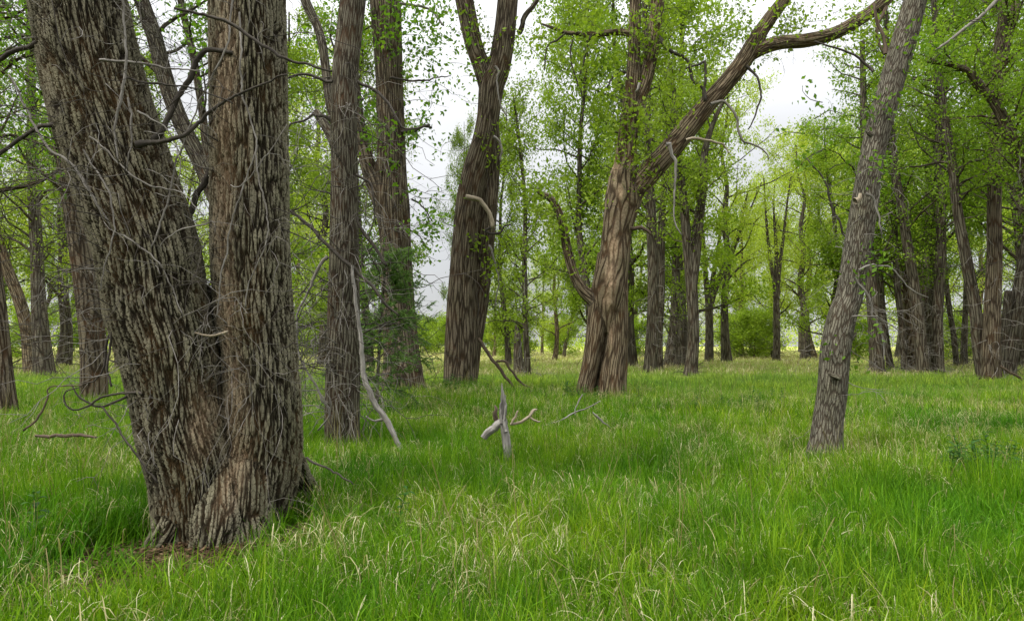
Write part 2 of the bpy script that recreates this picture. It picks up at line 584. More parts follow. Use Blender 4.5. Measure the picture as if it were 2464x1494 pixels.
class Soup:
    """collects tubes into one mesh"""

    def __init__(self, seed=0):
        self.v, self.q, self.t, self.b, self.n = [], [], [], [], 0
        self.rng = np.random.default_rng(seed)

    def tube(self, pts, rad, sides=8, step=None, lobes=0.0, closed=False, jitter=0.0):
        rng = self.rng
        p, r = (np.asarray(pts, float), np.asarray(rad, float)) if step is None else resample(pts, rad, step)
        if len(p) < 2:
            return None
        T, N, B = frames(p)
        s = np.concatenate([[0], np.cumsum(np.linalg.norm(np.diff(p, axis=0), axis=1))])
        th = np.linspace(0, 2 * pi, sides, endpoint=False)
        R = np.repeat(r[:, None], sides, 1)
        if lobes:
            L = max(r.max() * 5, 0.2)
            for k in (2, 3, 5, 7):
                ph = rng.uniform(0, 6.3)
                ph2 = rng.uniform(0, 6.3)
                R = R * (1 + lobes * (1.6 / k) * np.sin(k * th[None, :] + ph + 1.1 * np.sin(s[:, None] / L * 2 + ph2))
                         * (0.6 + 0.4 * np.sin(s[:, None] / L * 3.1 + ph)))
        if jitter:
            R = R * (1 + jitter * rng.normal(size=R.shape))
        c, sn = np.cos(th)[None, :, None], np.sin(th)[None, :, None]
        V = p[:, None, :] + R[:, :, None] * (c * N[:, None, :] + sn * B[:, None, :])
        rr = float(np.median(r))
        off = rng.uniform(-20, 20, 3)
        ph = np.arctan2(np.cos(th), np.sin(th))      # the seam lies on the far side
        bk = np.stack([np.broadcast_to(ph * rr, R.shape), np.broadcast_to(s[:, None], R.shape), np.zeros(R.shape)], -1) + off
        m = len(p)
        i = np.arange(m - 1)[:, None] * sides
        j = np.arange(sides)[None, :]
        jn = (j + 1) % sides
        q = np.stack([i + j, i + jn, i + sides + jn, i + sides + j], -1).reshape(-1, 4) + self.n
        self.v.append(V.reshape(-1, 3))
        self.b.append(bk.reshape(-1, 3))
        self.q.append(q)
        base = self.n
        self.n += m * sides
        # ends
        for ring, cen, flip in ((0, p[0], True), (m - 1, p[-1], False)):
            if not closed and ring == 0:
                continue
            self.v.append(cen[None, :])
            self.b.append(bk[ring].mean(0)[None, :])
            ci = self.n
            self.n += 1
            a = base + ring * sides + np.arange(sides)
            bb = base + ring * sides + (np.arange(sides) + 1) % sides
            self.t.append(np.stack([bb, a, np.full(sides, ci)] if flip else [a, bb, np.full(sides, ci)], -1))
        return dict(p=p, r=r, T=T, N=N, B=B, s=s, off=off, rr=rr)

    def mesh(self, name, mat, extra=None):
        if not self.v:
            return None
        V = np.vstack(self.v)
        a = {"bark": np.vstack(self.b)}
        if extra:
            a.update(extra(V))
        return mk_mesh(name, V, np.vstack(self.q), np.vstack(self.t) if self.t else None, a, mat)


def fused(name, tubes, voxel, mat, seed=1, lobes=0.05, sides=40, smooth=3, bare=None, sstep=None):
    """union of closed tubes as one organic surface with bark coordinates that follow each stem"""
    s = Soup(seed)
    infos = []
    for (p, r) in tubes:
        infos.append(s.tube(p, r, sides=sides, step=max(voxel * 2.5, 0.03), lobes=lobes, closed=True))
    me = s.mesh("tmp", None)
    ob = bpy.data.objects.new("tmp", me)
    COL.objects.link(ob)
    md = ob.modifiers.new("r", 'REMESH')
    md.mode = 'VOXEL'
    md.voxel_size = voxel
    sm = ob.modifiers.new("s", 'SMOOTH')
    sm.factor = 0.5
    sm.iterations = smooth
    dg = bpy.context.evaluated_depsgraph_get()
    me2 = bpy.data.meshes.new_from_object(ob.evaluated_get(dg))
    n = len(me2.vertices)
    V = np.empty(n * 3, np.float32)
    me2.vertices.foreach_get("co", V)
    V = V.reshape(-1, 3).astype(float)
    bpy.data.objects.remove(ob)
    bpy.data.meshes.remove(me)
    P = np.vstack([i['p'] for i in infos])
    Rr = np.concatenate([i['r'] for i in infos])
    T = np.vstack([i['T'] for i in infos])
    N = np.vstack([i['N'] for i in infos])
    B = np.vstack([i['B'] for i in infos])
    S = np.concatenate([i['s'] for i in infos])
    RR = np.concatenate([np.full(len(i['p']), i['rr']) for i in infos])
    OFF = np.vstack([np.repeat(i['off'][None], len(i['p']), 0) for i in infos])
    idx = np.empty(n, np.int64)
    P2 = (P ** 2).sum(1)
    for a in range(0, n, 20000):
        v = V[a:a + 20000]
        d2 = (v ** 2).sum(1)[:, None] + P2[None] - 2 * v @ P.T
        d = np.sqrt(np.maximum(d2, 0)) - Rr[None]
        idx[a:a + 20000] = d.argmin(1)
    d = V - P[idx]
    x, y = (d * N[idx]).sum(1), (d * B[idx]).sum(1)
    L = np.sqrt(x * x + y * y) + 1e-6
    bk = np.stack([np.arctan2(x / L, y / L) * RR[idx], S[idx] + (d * T[idx]).sum(1), np.zeros(n)], -1) + OFF[idx]
    at = me2.attributes.new("bark", 'FLOAT_VECTOR', 'POINT')
    at.data.foreach_set("vector", bk.astype(np.float32).ravel())
    if bare is not None:
        at = me2.attributes.new("bare", 'FLOAT', 'POINT')
        at.data.foreach_set("value", bare(V).astype(np.float32))
    me2.polygons.foreach_set("use_smooth", np.ones(len(me2.polygons), bool))
    me2.materials.clear()
    me2.materials.append(mat)
    me2.name = name
    return me2


def px(poly, Y, dY=None):
    """polyline (u, v, width px[, extra distance]) -> points and radii"""
    p, r = [], []
    for q in poly:
        y = Y + (q[3] if len(q) > 3 else 0.0)
        p.append(W(q[0], q[1], y))
        r.append(max(wpx(q[2], y), 0.002))
    return np.array(p), np.array(r)


# ------------------------------------------------------------------ growth: side branches, twigs, leaves
def unit(v):
    return v / (np.linalg.norm(v, axis=-1, keepdims=True) + 1e-9)


def wander(rng, p0, d0, length, n=6, wob=0.25, bend=(0, 0, 0)):
    d = unit(np.asarray(d0, float))
    pts = [np.asarray(p0, float)]
    st = length / n
    for i in range(n):
        d = unit(d + rng.normal(size=3) * wob + np.asarray(bend))
        pts.append(pts[-1] + d * st)
    return np.array(pts)


def sprout(rng, spine, rad, t0, t1, count, length, up=0.6, wob=0.2, bend=(0, 0, 0.03), r0=0.35, subs=5, leaf_from=0.35, taper=0.5, az=None):
    """branches off a spine; returns tubes and leaf centres"""
    spine = np.asarray(spine, float)
    seg = np.linalg.norm(np.diff(spine, axis=0), axis=1)
    s = np.concatenate([[0], np.cumsum(seg)])
    T = np.gradient(spine, axis=0)
    tubes, leaf = [], []
    for k in range(count):
        t = t0 + (t1 - t0) * (k + rng.uniform(0, 1)) / count
        x = t * s[-1]
        i = min(np.searchsorted(s, x, side='right') - 1, len(seg) - 1)
        f = (x - s[i]) / (seg[i] + 1e-9)
        p = spine[i] * (1 - f) + spine[i + 1] * f
        r = rad[i] * (1 - f) + rad[i + 1] * f
        a = rng.uniform(0, 2 * pi) if az is None else rng.normal(az, 0.8)
        h = np.array([cos(a), sin(a), 0])
        d = unit(h * (1 - up * 0.6) + np.array([0, 0, up]) + 0.25 * unit(T[i]))
        L = length * rng.uniform(0.55, 1.15) * (1 - taper * max(0, (t - 0.5)))
        b = wander(rng, p, d, L, 7, wob, bend)
        br = np.linspace(min(r * r0, L * 0.022), 0.006, 8)
        tubes.append((b, br))
        for m in range(subs):
            q = rng.uniform(0.25, 1.0)
            j = min(int(q * 7), 6)
            bp = b[j] + (b[j + 1] - b[j]) * (q * 7 - j)
            dd = unit(unit(b[j + 1] - b[j]) + rng.normal(size=3) * 0.75 + np.array(bend) * 2)
            tw = wander(rng, bp, dd, L * rng.uniform(0.2, 0.42), 4, 0.3, bend)
            tubes.append((tw, np.linspace(0.009, 0.003, 5)))
            leaf.append(tw[1:])
        leaf.append(b[max(2, int(8 * leaf_from)):])
    return tubes, (np.vstack(leaf) if leaf else np.zeros((0, 3)))


def leaves_mesh(name, centres, K, sigma, size, rng, mat, elong=0.55, droop=0.5, tint_c=0.6):
    C = np.repeat(centres, K, 0)
    n = len(C)
    ct = rng.uniform(0, 1, len(centres))
    tint = np.clip(tint_c * np.repeat(ct, K) + (1 - tint_c) * rng.uniform(0, 1, n), 0, 1)
    C = C + rng.normal(size=(n, 3)) * sigma
    C[:, 2] = np.maximum(C[:, 2], 0.15)
    ax = unit(rng.normal(size=(n, 3)) + np.array([0, 0, -droop]))
    w = unit(np.cross(ax, rng.normal(size=(n, 3)) + np.array([0, 0, 0.6])))
    nn = np.cross(ax, w)
    sz = size * rng.uniform(0.5, 1.4, n)[:, None]
    a = C - ax * sz * 0.5
    b = C + w * sz * elong * 0.5 + nn * sz * 0.08 - ax * sz * 0.05
    c = C + ax * sz * 0.5
    d = C - w * sz * elong * 0.5 + nn * sz * 0.08 - ax * sz * 0.05
    V = np.stack([a, b, c, d], 1).reshape(-1, 3)
    Q = np.arange(n * 4).reshape(-1, 4)
    return mk_mesh(name, V, Q, None, {"tint": np.repeat(tint, 4)}, mat, smooth=False)


def cloth_twigs(rng, spine, rad, t0, t1, count, length, down=0.5, rmm=(0.004, 0.008), sub=2, out=0.5):
    """bare dead twigs that hang and stick out round a trunk"""
    spine = np.asarray(spine, float)
    tubes = []
    m = len(spine)
    for k in range(count):
        t = rng.uniform(t0, t1) * (m - 1)
        i = min(int(t), m - 2)
        f = t - i
        p = spine[i] * (1 - f) + spine[i + 1] * f
        r = rad[i] * (1 - f) + rad[i + 1] * f
        a = rng.uniform(0, 2 * pi)
        h = np.array([cos(a), sin(a), 0])
        p = p + h * r * 0.95
        L = length * rng.uniform(0.35, 1.2)
        d = h * out + np.array([0, 0, rng.uniform(-0.3, 0.6)])
        b = wander(rng, p, d, L, 8, 0.32, (h[0] * 0.02, h[1] * 0.02, -down * 0.28))
        r0 = rng.uniform(*rmm)
        tubes.append((b, np.linspace(r0, r0 * 0.35, 9)))
        for _ in range(sub):
            j = rng.integers(2, 8)
            dd = unit(b[j] - b[j - 1]) + rng.normal(size=3) * 0.6
            tubes.append((wander(rng, b[j], dd, L * rng.uniform(0.2, 0.5), 5, 0.3, (0, 0, -down * 0.15)), np.linspace(r0 * 0.6, r0 * 0.25, 6)))
    return tubes


def tubes_obj(name, tubes, parent, mat, sides=5, kind=None, seed=3, step=None):
    s = Soup(seed)
    for p, r in tubes:
        s.tube(p, r, sides=sides, step=step)
    me = s.mesh(name, mat)
    if me is None:
        return None
    o = link(name, me, parent, kind=kind)
    if parent is not None:
        o.location = -Vector(parent.location)
    return o


def put(name, me, parent, kind=None):
    """a part whose mesh is in place coordinates"""
    o = link(name, me, parent, kind=kind)
    o.location = -Vector(parent.location)
    return o


def branch(parent, poly, Y, mat, sides=7, name="dead_branch", step=0.04, label=None, wob=0.006, seed=None):
    p, r = px(poly, Y)
    rng = np.random.default_rng(int(abs(poly[0][0] * 7 + poly[0][1])) if seed is None else seed)
    p, r = resample(p, r, step)
    if wob:
        k = np.cumsum(rng.normal(size=p.shape) * wob, 0)
        k -= np.linspace(0, 1, len(p))[:, None] * k[-1]
        p = p + k
    s = Soup(int(abs(poly[0][0])) + 5)
    s.tube(p, r, sides=sides, lobes=0.06, jitter=0.04)
    o = put(name, s.mesh(name, mat), parent)
    if label:
        o["label"] = label
    return o, p, r


# ------------------------------------------------------------------ ground
def make_ground():
    xs = np.unique(np.concatenate([np.linspace(-14, 14, 113), np.linspace(-60, 60, 81), np.array([-900, -500, -250, -150, -100, -80, 80, 100, 150, 250, 500, 900])]))
    ys = np.unique(np.concatenate([np.array([-60, -30, -15, -8, -4]), np.linspace(-2, 26, 113), np.linspace(26, 140, 60), np.array([160, 200, 300, 500, 900, 1600])]))
    X, Yy = np.meshgrid(xs, ys)
    Z = ground_z(X, Yy)
    V = np.stack([X, Yy, Z], -1).reshape(-1, 3)
    nx, ny = len(xs), len(ys)
    i = np.arange(ny - 1)[:, None] * nx
    j = np.arange(nx - 1)[None]
    Q = np.stack([i + j, i + j + 1, i + nx + j + 1, i + nx + j], -1).reshape(-1, 4)
    o = link("ground", mk_mesh("ground", V, Q, None, None, MAT_GROUND))
    o["kind"] = "structure"


make_ground()


# ------------------------------------------------------------------ the double cottonwood close by
def base_loc(u, Y):
    x = gx(u, Y)
    return (float(x), float(Y), float(ground_z(x, Y)))


def big_double():
    Y = 5.15
    root = thing("cottonwood_tree", "huge double-stemmed cottonwood with deeply furrowed bark and bare grey twigs", "tree", base_loc(520, Y))
    A = [(515, 1420, 250, 0.05), (490, 1330, 200, 0.02), (476, 1250, 186), (466, 1141, 192), (440, 1040, 196), (430, 989, 194), (405, 837, 210),
         (380, 750, 222), (354, 600, 238), (288, 400, 238), (230, 200, 232), (190, 0, 222), (160, -160, 214), (140, -420, 190), (120, -800, 150)]
    B = [(580, 1420, 200, 0.3), (588, 1330, 140, 0.25), (598, 1250, 158, 0.25), (612, 1170, 190, 0.25), (624, 1090, 192, 0.25), (632, 989, 174, 0.2), (624, 837, 168, 0.2),
         (614, 750, 178, 0.2), (605, 600, 186, 0.2), (603, 400, 183, 0.2), (600, 200, 181, 0.2), (596, 0, 180, 0.2), (596, -160, 172, 0.2), (600, -420, 160, 0.2), (590, -800, 130, 0.2)]
    A = [tuple([q[0], q[1], q[2] * (0.93 if q[1] < 650 else 0.985)] + list(q[3:])) for q in A]
    B = [tuple([q[0], q[1], q[2] * (0.96 if q[1] < 650 else 0.99)] + list(q[3:])) for q in B]
    tubes = [px(A[:13], Y), px(B[:13], Y)]
    # web added to deepen the dark crevice between the stems, then root flares
    for pl in ([(500, 690, 14, 0.32), (508, 760, 34, 0.30), (520, 850, 60, 0.26), (530, 960, 80, 0.22), (535, 1100, 80, 0.15)],
               [(470, 1060, 60, 0.05), (450, 1160, 90, -0.08), (420, 1270, 90, -0.18), (372, 1340, 70, -0.28), (330, 1385, 40, -0.4), (290, 1410, 20, -0.5)],
               [(605, 1040, 60, 0.15), (602, 1160, 90, 0.0), (598, 1270, 100, -0.05), (606, 1360, 80, -0.25), (618, 1430, 45, -0.4)],
               [(660, 1030, 70, 0.3), (694, 1120, 74, 0.5), (735, 1180, 54, 0.75), (790, 1225, 30, 0.95)],
               [(530, 1060, 50, 0.1), (525, 1170, 100, -0.05), (520, 1260, 120, -0.17), (505, 1360, 90, -0.3), (500, 1430, 50, -0.4)],
               [(560, 1020, 40, 0.15), (566, 1130, 60, 0.0), (568, 1220, 66, -0.08), (575, 1330, 60, -0.18)]):
        tubes.append(px(pl, Y))
    def warm(V):
        o = np.zeros(len(V))
        for (u, v, r, rz) in ((545, 200, .12, .8), (540, 500, .10, .7), (545, 760, .12, .5), (560, 950, .14, .4), (575, 1120, .10, .3), (505, 1010, .08, .3)):
            q = W(u, v, 5.1)
            dx, dz = (V[:, 0] - q[0]) / r, (V[:, 2] - q[2]) / rz
            o = np.maximum(o, np.clip(1.3 - np.sqrt(dx * dx + dz * dz), 0, 1))
        st = 0.5 + 0.5 * np.sin(V[:, 0] * 90 + 3 * np.sin(V[:, 2] * 4)) * np.sin(V[:, 2] * 17 + V[:, 0] * 30)
        return np.clip(o * (0.25 + 0.5 * st), 0, 0.5)
    me = fused("trunk", tubes, 0.0112, BARK_NEAR, seed=11, lobes=0.035, sides=44, smooth=3, bare=warm)
    put("trunk", me, root)
    up = Soup(12)
    for q in (A[11:], B[11:]):
        p, r = px(q, Y)
        up.tube(p, r * 0.97, sides=40, step=0.1, lobes=0.03)
    put("upper_stem", up.mesh("upper_stem", BARK_TEN), root)
    D, G = TWIG_DARK, TWIG_GREY
    Yf = Y - 0.42
    # heavy dead branches
    for poly, y, m in [
        ([(190, 30, 20), (150, 55, 13), (90, 106, 12), (40, 128, 12), (-20, 152, 10), (-90, 175, 8)], 4.95, D),
        ([(190, 300, 18), (112, 304, 11), (60, 335, 10), (0, 375, 10), (-60, 420, 8)], 4.95, D),
        ([(330, 352, 20), (365, 345, 12), (410, 335, 11), (457, 320, 11), (490, 290, 10), (518, 264, 9), (560, 238, 7), (616, 213, 6), (690, 180, 4)], 4.75, D),
        ([(350, 350, 22), (386, 315, 14), (421, 244, 14), (440, 205, 13), (457, 178, 14), (470, 145, 13), (487, 127, 13), (508, 120, 12), (560, 128, 10)], 5.05, D),
        ([(430, 560, 24), (457, 507, 16), (470, 470, 15), (487, 447, 15), (498, 425, 14), (507, 401, 14), (530, 385, 12)], 5.25, D),
        ([(420, 20, 6), (500, 38, 8), (560, 62, 9), (640, 110, 8), (690, 140, 7), (760, 160, 6), (800, 172, 5)], 4.6, D),
        ([(280, 560, 8), (225, 470, 8), (180, 400, 7), (120, 350, 6), (60, 260, 5), (20, 180, 4)], 4.8, G),
        ([(345, 946, 10), (320, 944, 6), (254, 955, 5), (220, 975, 5), (188, 988, 4), (165, 981, 4), (154, 964, 4), (158, 945, 3), (198, 928, 3)], 4.85, D),
        ([(330, 936, 8), (290, 955, 6), (240, 975, 5), (190, 950, 4), (172, 925, 3)], 4.9, D),
        ([(238, 976, 4), (270, 1015, 5), (304, 1060, 5), (340, 1110, 5), (378, 1161, 5)], 4.7, D),
        ([(198, 928, 3), (122, 935, 3), (117, 963, 4), (90, 1000, 5), (56, 1036, 5)], 4.8, WOOD_BROWN),
        ([(322, 800, 12), (270, 795, 6), (255, 830, 6), (252, 870, 5), (235, 910, 4), (190, 925, 3)], 4.95, D),
        ([(270, 785, 6), (262, 870, 6), (268, 930, 5)], 4.85, D),
    ]:
        branch(root, poly, y, m, step=0.03, wob=0.004)
    # pale hanging twigs drawn one by one
    for poly, y, m in [
        ([(299, -10, 6), (303, 80, 6), (302, 167, 7), (289, 238, 8), (280, 290, 6), (279, 325, 5), (284, 386, 4)], Yf - .1, G),
        ([(563, -10, 5), (560, 60, 5), (548, 142, 5), (507, 213, 4), (477, 284, 4), (445, 350, 4), (421, 396, 5), (406, 457, 5), (375, 548, 5), (360, 590, 4), (355, 619, 4), (385, 660, 3)], Yf + .1, G),
        ([(575, 30, 5), (580, 100, 5), (583, 213, 5), (600, 280, 4), (612, 330, 4), (618, 400, 4), (645, 520, 4), (640, 600, 3), (600, 690, 3), (590, 740, 3)], Yf + .1, G),
        ([(215, 330, 5), (250, 350, 4), (300, 400, 4), (350, 440, 5), (400, 455, 4), (445, 470, 3), (490, 520, 3)], Yf, G),
        ([(330, 270, 5), (370, 290, 4), (400, 310, 4), (430, 380, 3), (425, 440, 3)], Yf, G),
        ([(305, 235, 5), (315, 300, 5), (312, 360, 4), (300, 420, 3)], Yf, G),
        ([(290, 565, 5), (340, 595, 5), (370, 620, 4), (400, 660, 3), (440, 760, 3)], Yf, G),
        ([(240, 145, 8), (290, 150, 7), (350, 153, 5), (420, 165, 4), (480, 170, 3)], Yf, G),
        ([(290, 180, 6), (330, 195, 5), (400, 205, 5), (460, 212, 4), (560, 250, 3)], Yf, D),
        ([(200, 360, 5), (220, 400, 5), (260, 470, 5), (275, 540, 4), (262, 600, 4), (240, 700, 3)], Yf, G),
        ([(500, 535, 4), (470, 545, 4), (420, 560, 3), (380, 600, 3)], Yf, G),
        ([(620, 350, 4), (590, 440, 4), (560, 520, 4), (545, 600, 4), (530, 660, 4), (520, 760, 3)], Yf + .15, G),
        ([(690, 300, 3), (650, 360, 3), (610, 420, 3), (575, 450, 3), (555, 445, 2)], Yf + .15, G),
        ([(470, 802, 4), (505, 806, 6), (536, 800, 6), (548, 797, 5)], Yf + .15, WOOD_PALE),
    ]:
        branch(root, poly, y, m, sides=6, name="dead_twig", step=0.03, wob=0.004)
    # tangle of fine twigs
    rng = np.random.default_rng(5)
    pa, ra = px(A[3:13], Y)
    pb, rb = px(B[3:13], Y)
    tw = cloth_twigs(rng, pa, ra, 0.15, 0.98, 190, 0.9, down=0.5, rmm=(0.0018, 0.0042), out=0.45)
    tw += cloth_twigs(rng, pb, rb, 0.2, 0.98, 120, 0.9, down=0.6, rmm=(0.0018, 0.0040), out=0.35)
    tubes_obj("twigs", tw, root, G, sides=4, kind="stuff")
    tw = cloth_twigs(rng, pa, ra, 0.35, 1.0, 120, 1.5, down=0.15, rmm=(0.0022, 0.005), out=1.1, sub=3)
    tw += cloth_twigs(rng, pb, rb, 0.3, 1.0, 40, 1.4, down=0.35, rmm=(0.0028, 0.006), out=1.0, sub=3)
    tubes_obj("twigs", tw, root, D, sides=4, kind="stuff")
    # crown above the picture
    pc, rc = px(A[11:], Y)
    pd, rd = px(B[11:], Y)
    t1, l1 = sprout(rng, pc, rc, 0.35, 1.0, 16, 2.4, up=0.5)
    t2, l2 = sprout(rng, pd, rd, 0.35, 1.0, 16, 2.4, up=0.5)
    tubes_obj("branches", t1 + t2, root, BARK_TEN, sides=5, kind="stuff")
    L = np.vstack([l1, l2])
    L = L[L[:, 2] > 5.2]
    put("crown", leaves_mesh("crown", L, 5, 0.16, 0.075, rng, LEAF_NEAR), root)


big_double()


# ------------------------------------------------------------------ trees drawn one by one
def drawn_tree(label, Y, stems, mat, leaf_mat, crown=None, branches=(), twigs=None, voxel=None, lobes=0.04, group=None, seed=1,
               bare=None, extra_leaf=None, leaf=(6, 0.28, 0.10), name="cottonwood_tree", smooth=3, base_u=None, trunk_sides=20):
    rng = np.random.default_rng(seed)
    s0 = stems[0]
    Yb = Y
    root = thing(name, label, "tree", base_loc(base_u if base_u is not None else s0[0][0], Yb), group)
    tubes = [px(st, Y) for st in stems]
    # sink the foot of the first stem in the ground
    if voxel:
        me = fused("trunk", tubes, voxel, mat, seed=seed, lobes=lobes, sides=28, smooth=smooth, bare=bare)
    else:
        s = Soup(seed)
        for p, r in tubes:
            s.tube(p, r, sides=trunk_sides, step=0.25, lobes=lobes)
        me = s.mesh("trunk", mat)
    put("trunk", me, root)
    for b in branches:
        branch(root, b[0], Y + b[1], b[2], name=b[3] if len(b) > 3 else "dead_branch", step=0.08, wob=0.012)
    T, L = [], []
    for c in (crown or ()):
        # c = (stem index, t0, t1, count, length, up)
        p, r = tubes[c[0]]
        kw = c[6] if len(c) > 6 else {}
        t, l = sprout(rng, p, r, c[1], c[2], c[3], c[4], up=c[5], **kw)
        T += t
        L.append(l)
    if T:
        tubes_obj("branches", T, root, mat if not voxel else BARK_FAR, sides=5, kind="stuff", seed=seed)
    if extra_leaf is not None:
        L.append(extra_leaf)
        tubes_obj("branches", list(SPRAY_TWIGS), root, TWIG_DARK, sides=4, kind="stuff", seed=seed)
        SPRAY_TWIGS.clear()
    if L:
        C = np.vstack(L)
        put("crown", leaves_mesh("crown", C, leaf[0], leaf[1], leaf[2], rng, leaf_mat), root)
    if twigs:
        for (si, t0, t1, cnt, ln, dn, rm, out, tm) in twigs:
            p, r = tubes[si]
            tubes_obj("twigs", cloth_twigs(rng, p, r, t0, t1, cnt, ln, down=dn, rmm=rm, out=out), root, tm, sides=4, kind="stuff", seed=seed + 2)
    return root


SPRAY_TWIGS = []


def spray(rng, poly, Y, n, sig):
    """leafy twigs along a picture polyline: the twigs are kept for the tree, the leaf centres returned"""
    p, r = px([(a, b, 2) for a, b in poly], Y)
    p, r = resample(p, r, 0.1)
    out = []
    for _ in range(max(3, n // 4)):
        q = p[rng.integers(0, len(p))] + rng.normal(size=3) * sig * 0.8
        a = rng.uniform(0, 2 * pi)
        t = wander(rng, q, (cos(a), sin(a), 0.1), sig * rng.uniform(1.2, 2.6), 5, 0.28, (0, 0, -0.14))
        SPRAY_TWIGS.append((t, np.linspace(0.007, 0.003, 6)))
        out.append(t[1:])
    return np.vstack(out)


def specific_trees():
    rng = np.random.default_rng(77)
    # shaggy straight trunk behind the double tree
    drawn_tree("straight shaggy trunk draped in fine grey twigs, beside the long leaning dead limb", 9.8,
               [[(823, 1100, 96), (823, 1040, 84), (824, 940, 84), (827, 840, 83), (826, 750, 78), (828, 600, 70), (828, 400, 66), (829, 200, 64), (849, 0, 63), (862, -160, 56), (870, -500, 46), (880, -900, 30)],
                [(826, 330, 40, .4), (795, 250, 24, .5), (779, 127, 22, .6), (764, 66, 22, .7), (734, 0, 24, .8), (690, -120, 20, 1.0)],
                [(820, 370, 34, .3), (796, 325, 26, .5), (775, 290, 22, .7), (760, 268, 16, .8)]],
               BARK_TEN, LEAF_NEAR, voxel=0.0185, seed=21, smooth=2,
               crown=[(0, 0.66, 1, 16, 2.4, 0.45)], leaf=(5, 0.14, 0.075),
               branches=[([(860, 520, 8), (875, 560, 9), (930, 640, 8)], -0.3, TWIG_DARK),
                         ([(690, 505, 6), (740, 540, 8), (800, 590, 9), (850, 640, 9), (920, 720, 7), (960, 760, 4)], -0.5, TWIG_DARK),
                         ([(790, 620, 10), (740, 700, 6), (715, 760, 5), (720, 860, 5), (760, 930, 5), (780, 975, 5), (790, 1000, 5), (765, 1035, 4)], -0.4, TWIG_GREY),
                         ([(795, 290, 10), (760, 275, 7), (730, 290, 6), (700, 300, 5), (690, 330, 4)], -0.1, TWIG_DARK),
                         ([(860, 420, 8), (885, 440, 7), (900, 480, 5), (905, 540, 3)], -0.3, TWIG_DARK),
                         ([(800, 200, 8), (740, 186, 7), (700, 192, 6), (640, 205, 4)], -0.4, TWIG_DARK),
                         ([(862, 195, 8), (900, 215, 8), (930, 240, 7), (965, 290, 6), (980, 310, 5), (1020, 305, 5), (1035, 300, 4)], -0.4, TWIG_DARK)],
               twigs=[(0, 0.1, 0.62, 150, 1.4, 0.8, (0.003, 0.007), 0.45, TWIG_GREY), (0, 0.2, 0.65, 110, 1.9, 0.35, (0.004, 0.009), 1.0, TWIG_DARK)])
    # furrowed trunk with a forked limb, tufts of narrow leaves
    ex = np.vstack([spray(rng, [(990, 20), (1060, 90), (1050, 140)], 16.5, 50, .45), spray(rng, [(970, 100), (1020, 200)], 16.5, 40, .5),
                    spray(rng, [(900, 20), (960, 60), (930, 120)], 16.0, 60, .5), spray(rng, [(1000, 280), (1030, 330)], 16.5, 20, .3),
                    spray(rng, [(1000, 480), (1040, 520), (1030, 580)], 16.5, 40, .28), spray(rng, [(890, 200), (870, 300)], 17.5, 90, .55),
                    spray(rng, [(1040, 30), (1075, 60)], 16.5, 15, .3),
                    spray(rng, [(900, 560), (880, 640), (900, 700)], 18.2, 90, .6), spray(rng, [(905, 330), (950, 350)], 16.2, 20, .3)])
    drawn_tree("tall ridged trunk behind the young juniper, narrow leaves against open sky", 17.0,
               [[(976, 1010, 128), (974, 950, 110), (970, 915, 98), (966, 840, 84), (959, 750, 78), (952, 600, 74), (945, 500, 82), (942, 400, 72), (937, 200, 68), (926, 0, 76), (918, -150, 66), (905, -450, 50), (900, -800, 26)],
                [(940, 540, 60), (922, 490, 50), (895, 430, 38), (876, 360, 34), (862, 290, 32), (852, 200, 28), (840, 60, 24), (820, -150, 18)],
                [(948, 900, 60, -.3), (932, 960, 44, -.4), (920, 1000, 30, -.5)]],
               BARK_MID, LEAF_NEAR, voxel=0.029, seed=31, smooth=2,
               crown=[(0, 0.72, 1, 16, 3.0, 0.45), (1, 0.5, 1, 9, 2.0, 0.4)], leaf=(6, 0.17, 0.13), extra_leaf=ex,
               branches=[([(965, 320, 9), (1000, 310, 9), (1020, 302, 8), (1040, 308, 5)], -.2, TWIG_DARK),
                         ([(940, 190, 6), (1000, 195, 5), (1060, 185, 3), (1085, 183, 2)], -.6, TWIG_DARK),
                         ([(960, 10, 8), (1020, 20, 6), (1045, 35, 5), (1068, 62, 5)], -.4, TWIG_GREY),
                         ([(990, 480, 5), (1020, 500, 4), (1040, 530, 3)], -.4, TWIG_DARK),
                         ([(985, 550, 4), (1010, 570, 3), (1035, 610, 2)], -.4, TWIG_DARK)],
               twigs=[(0, 0.1, 0.6, 60, 1.8, 0.6, (0.006, 0.010), 0.8, TWIG_DARK)])
    # V-forked tree left of the field
    ex = np.vstack([spray(rng, [(1150, 100), (1165, 160), (1190, 60)], 19.3, 45, .4), spray(rng, [(1190, 590), (1180, 690)], 19.0, 35, .3),
                    spray(rng, [(1060, 20), (1110, 40)], 19, 25, .4), spray(rng, [(1150, 330), (1180, 350)], 19, 14, .25)])
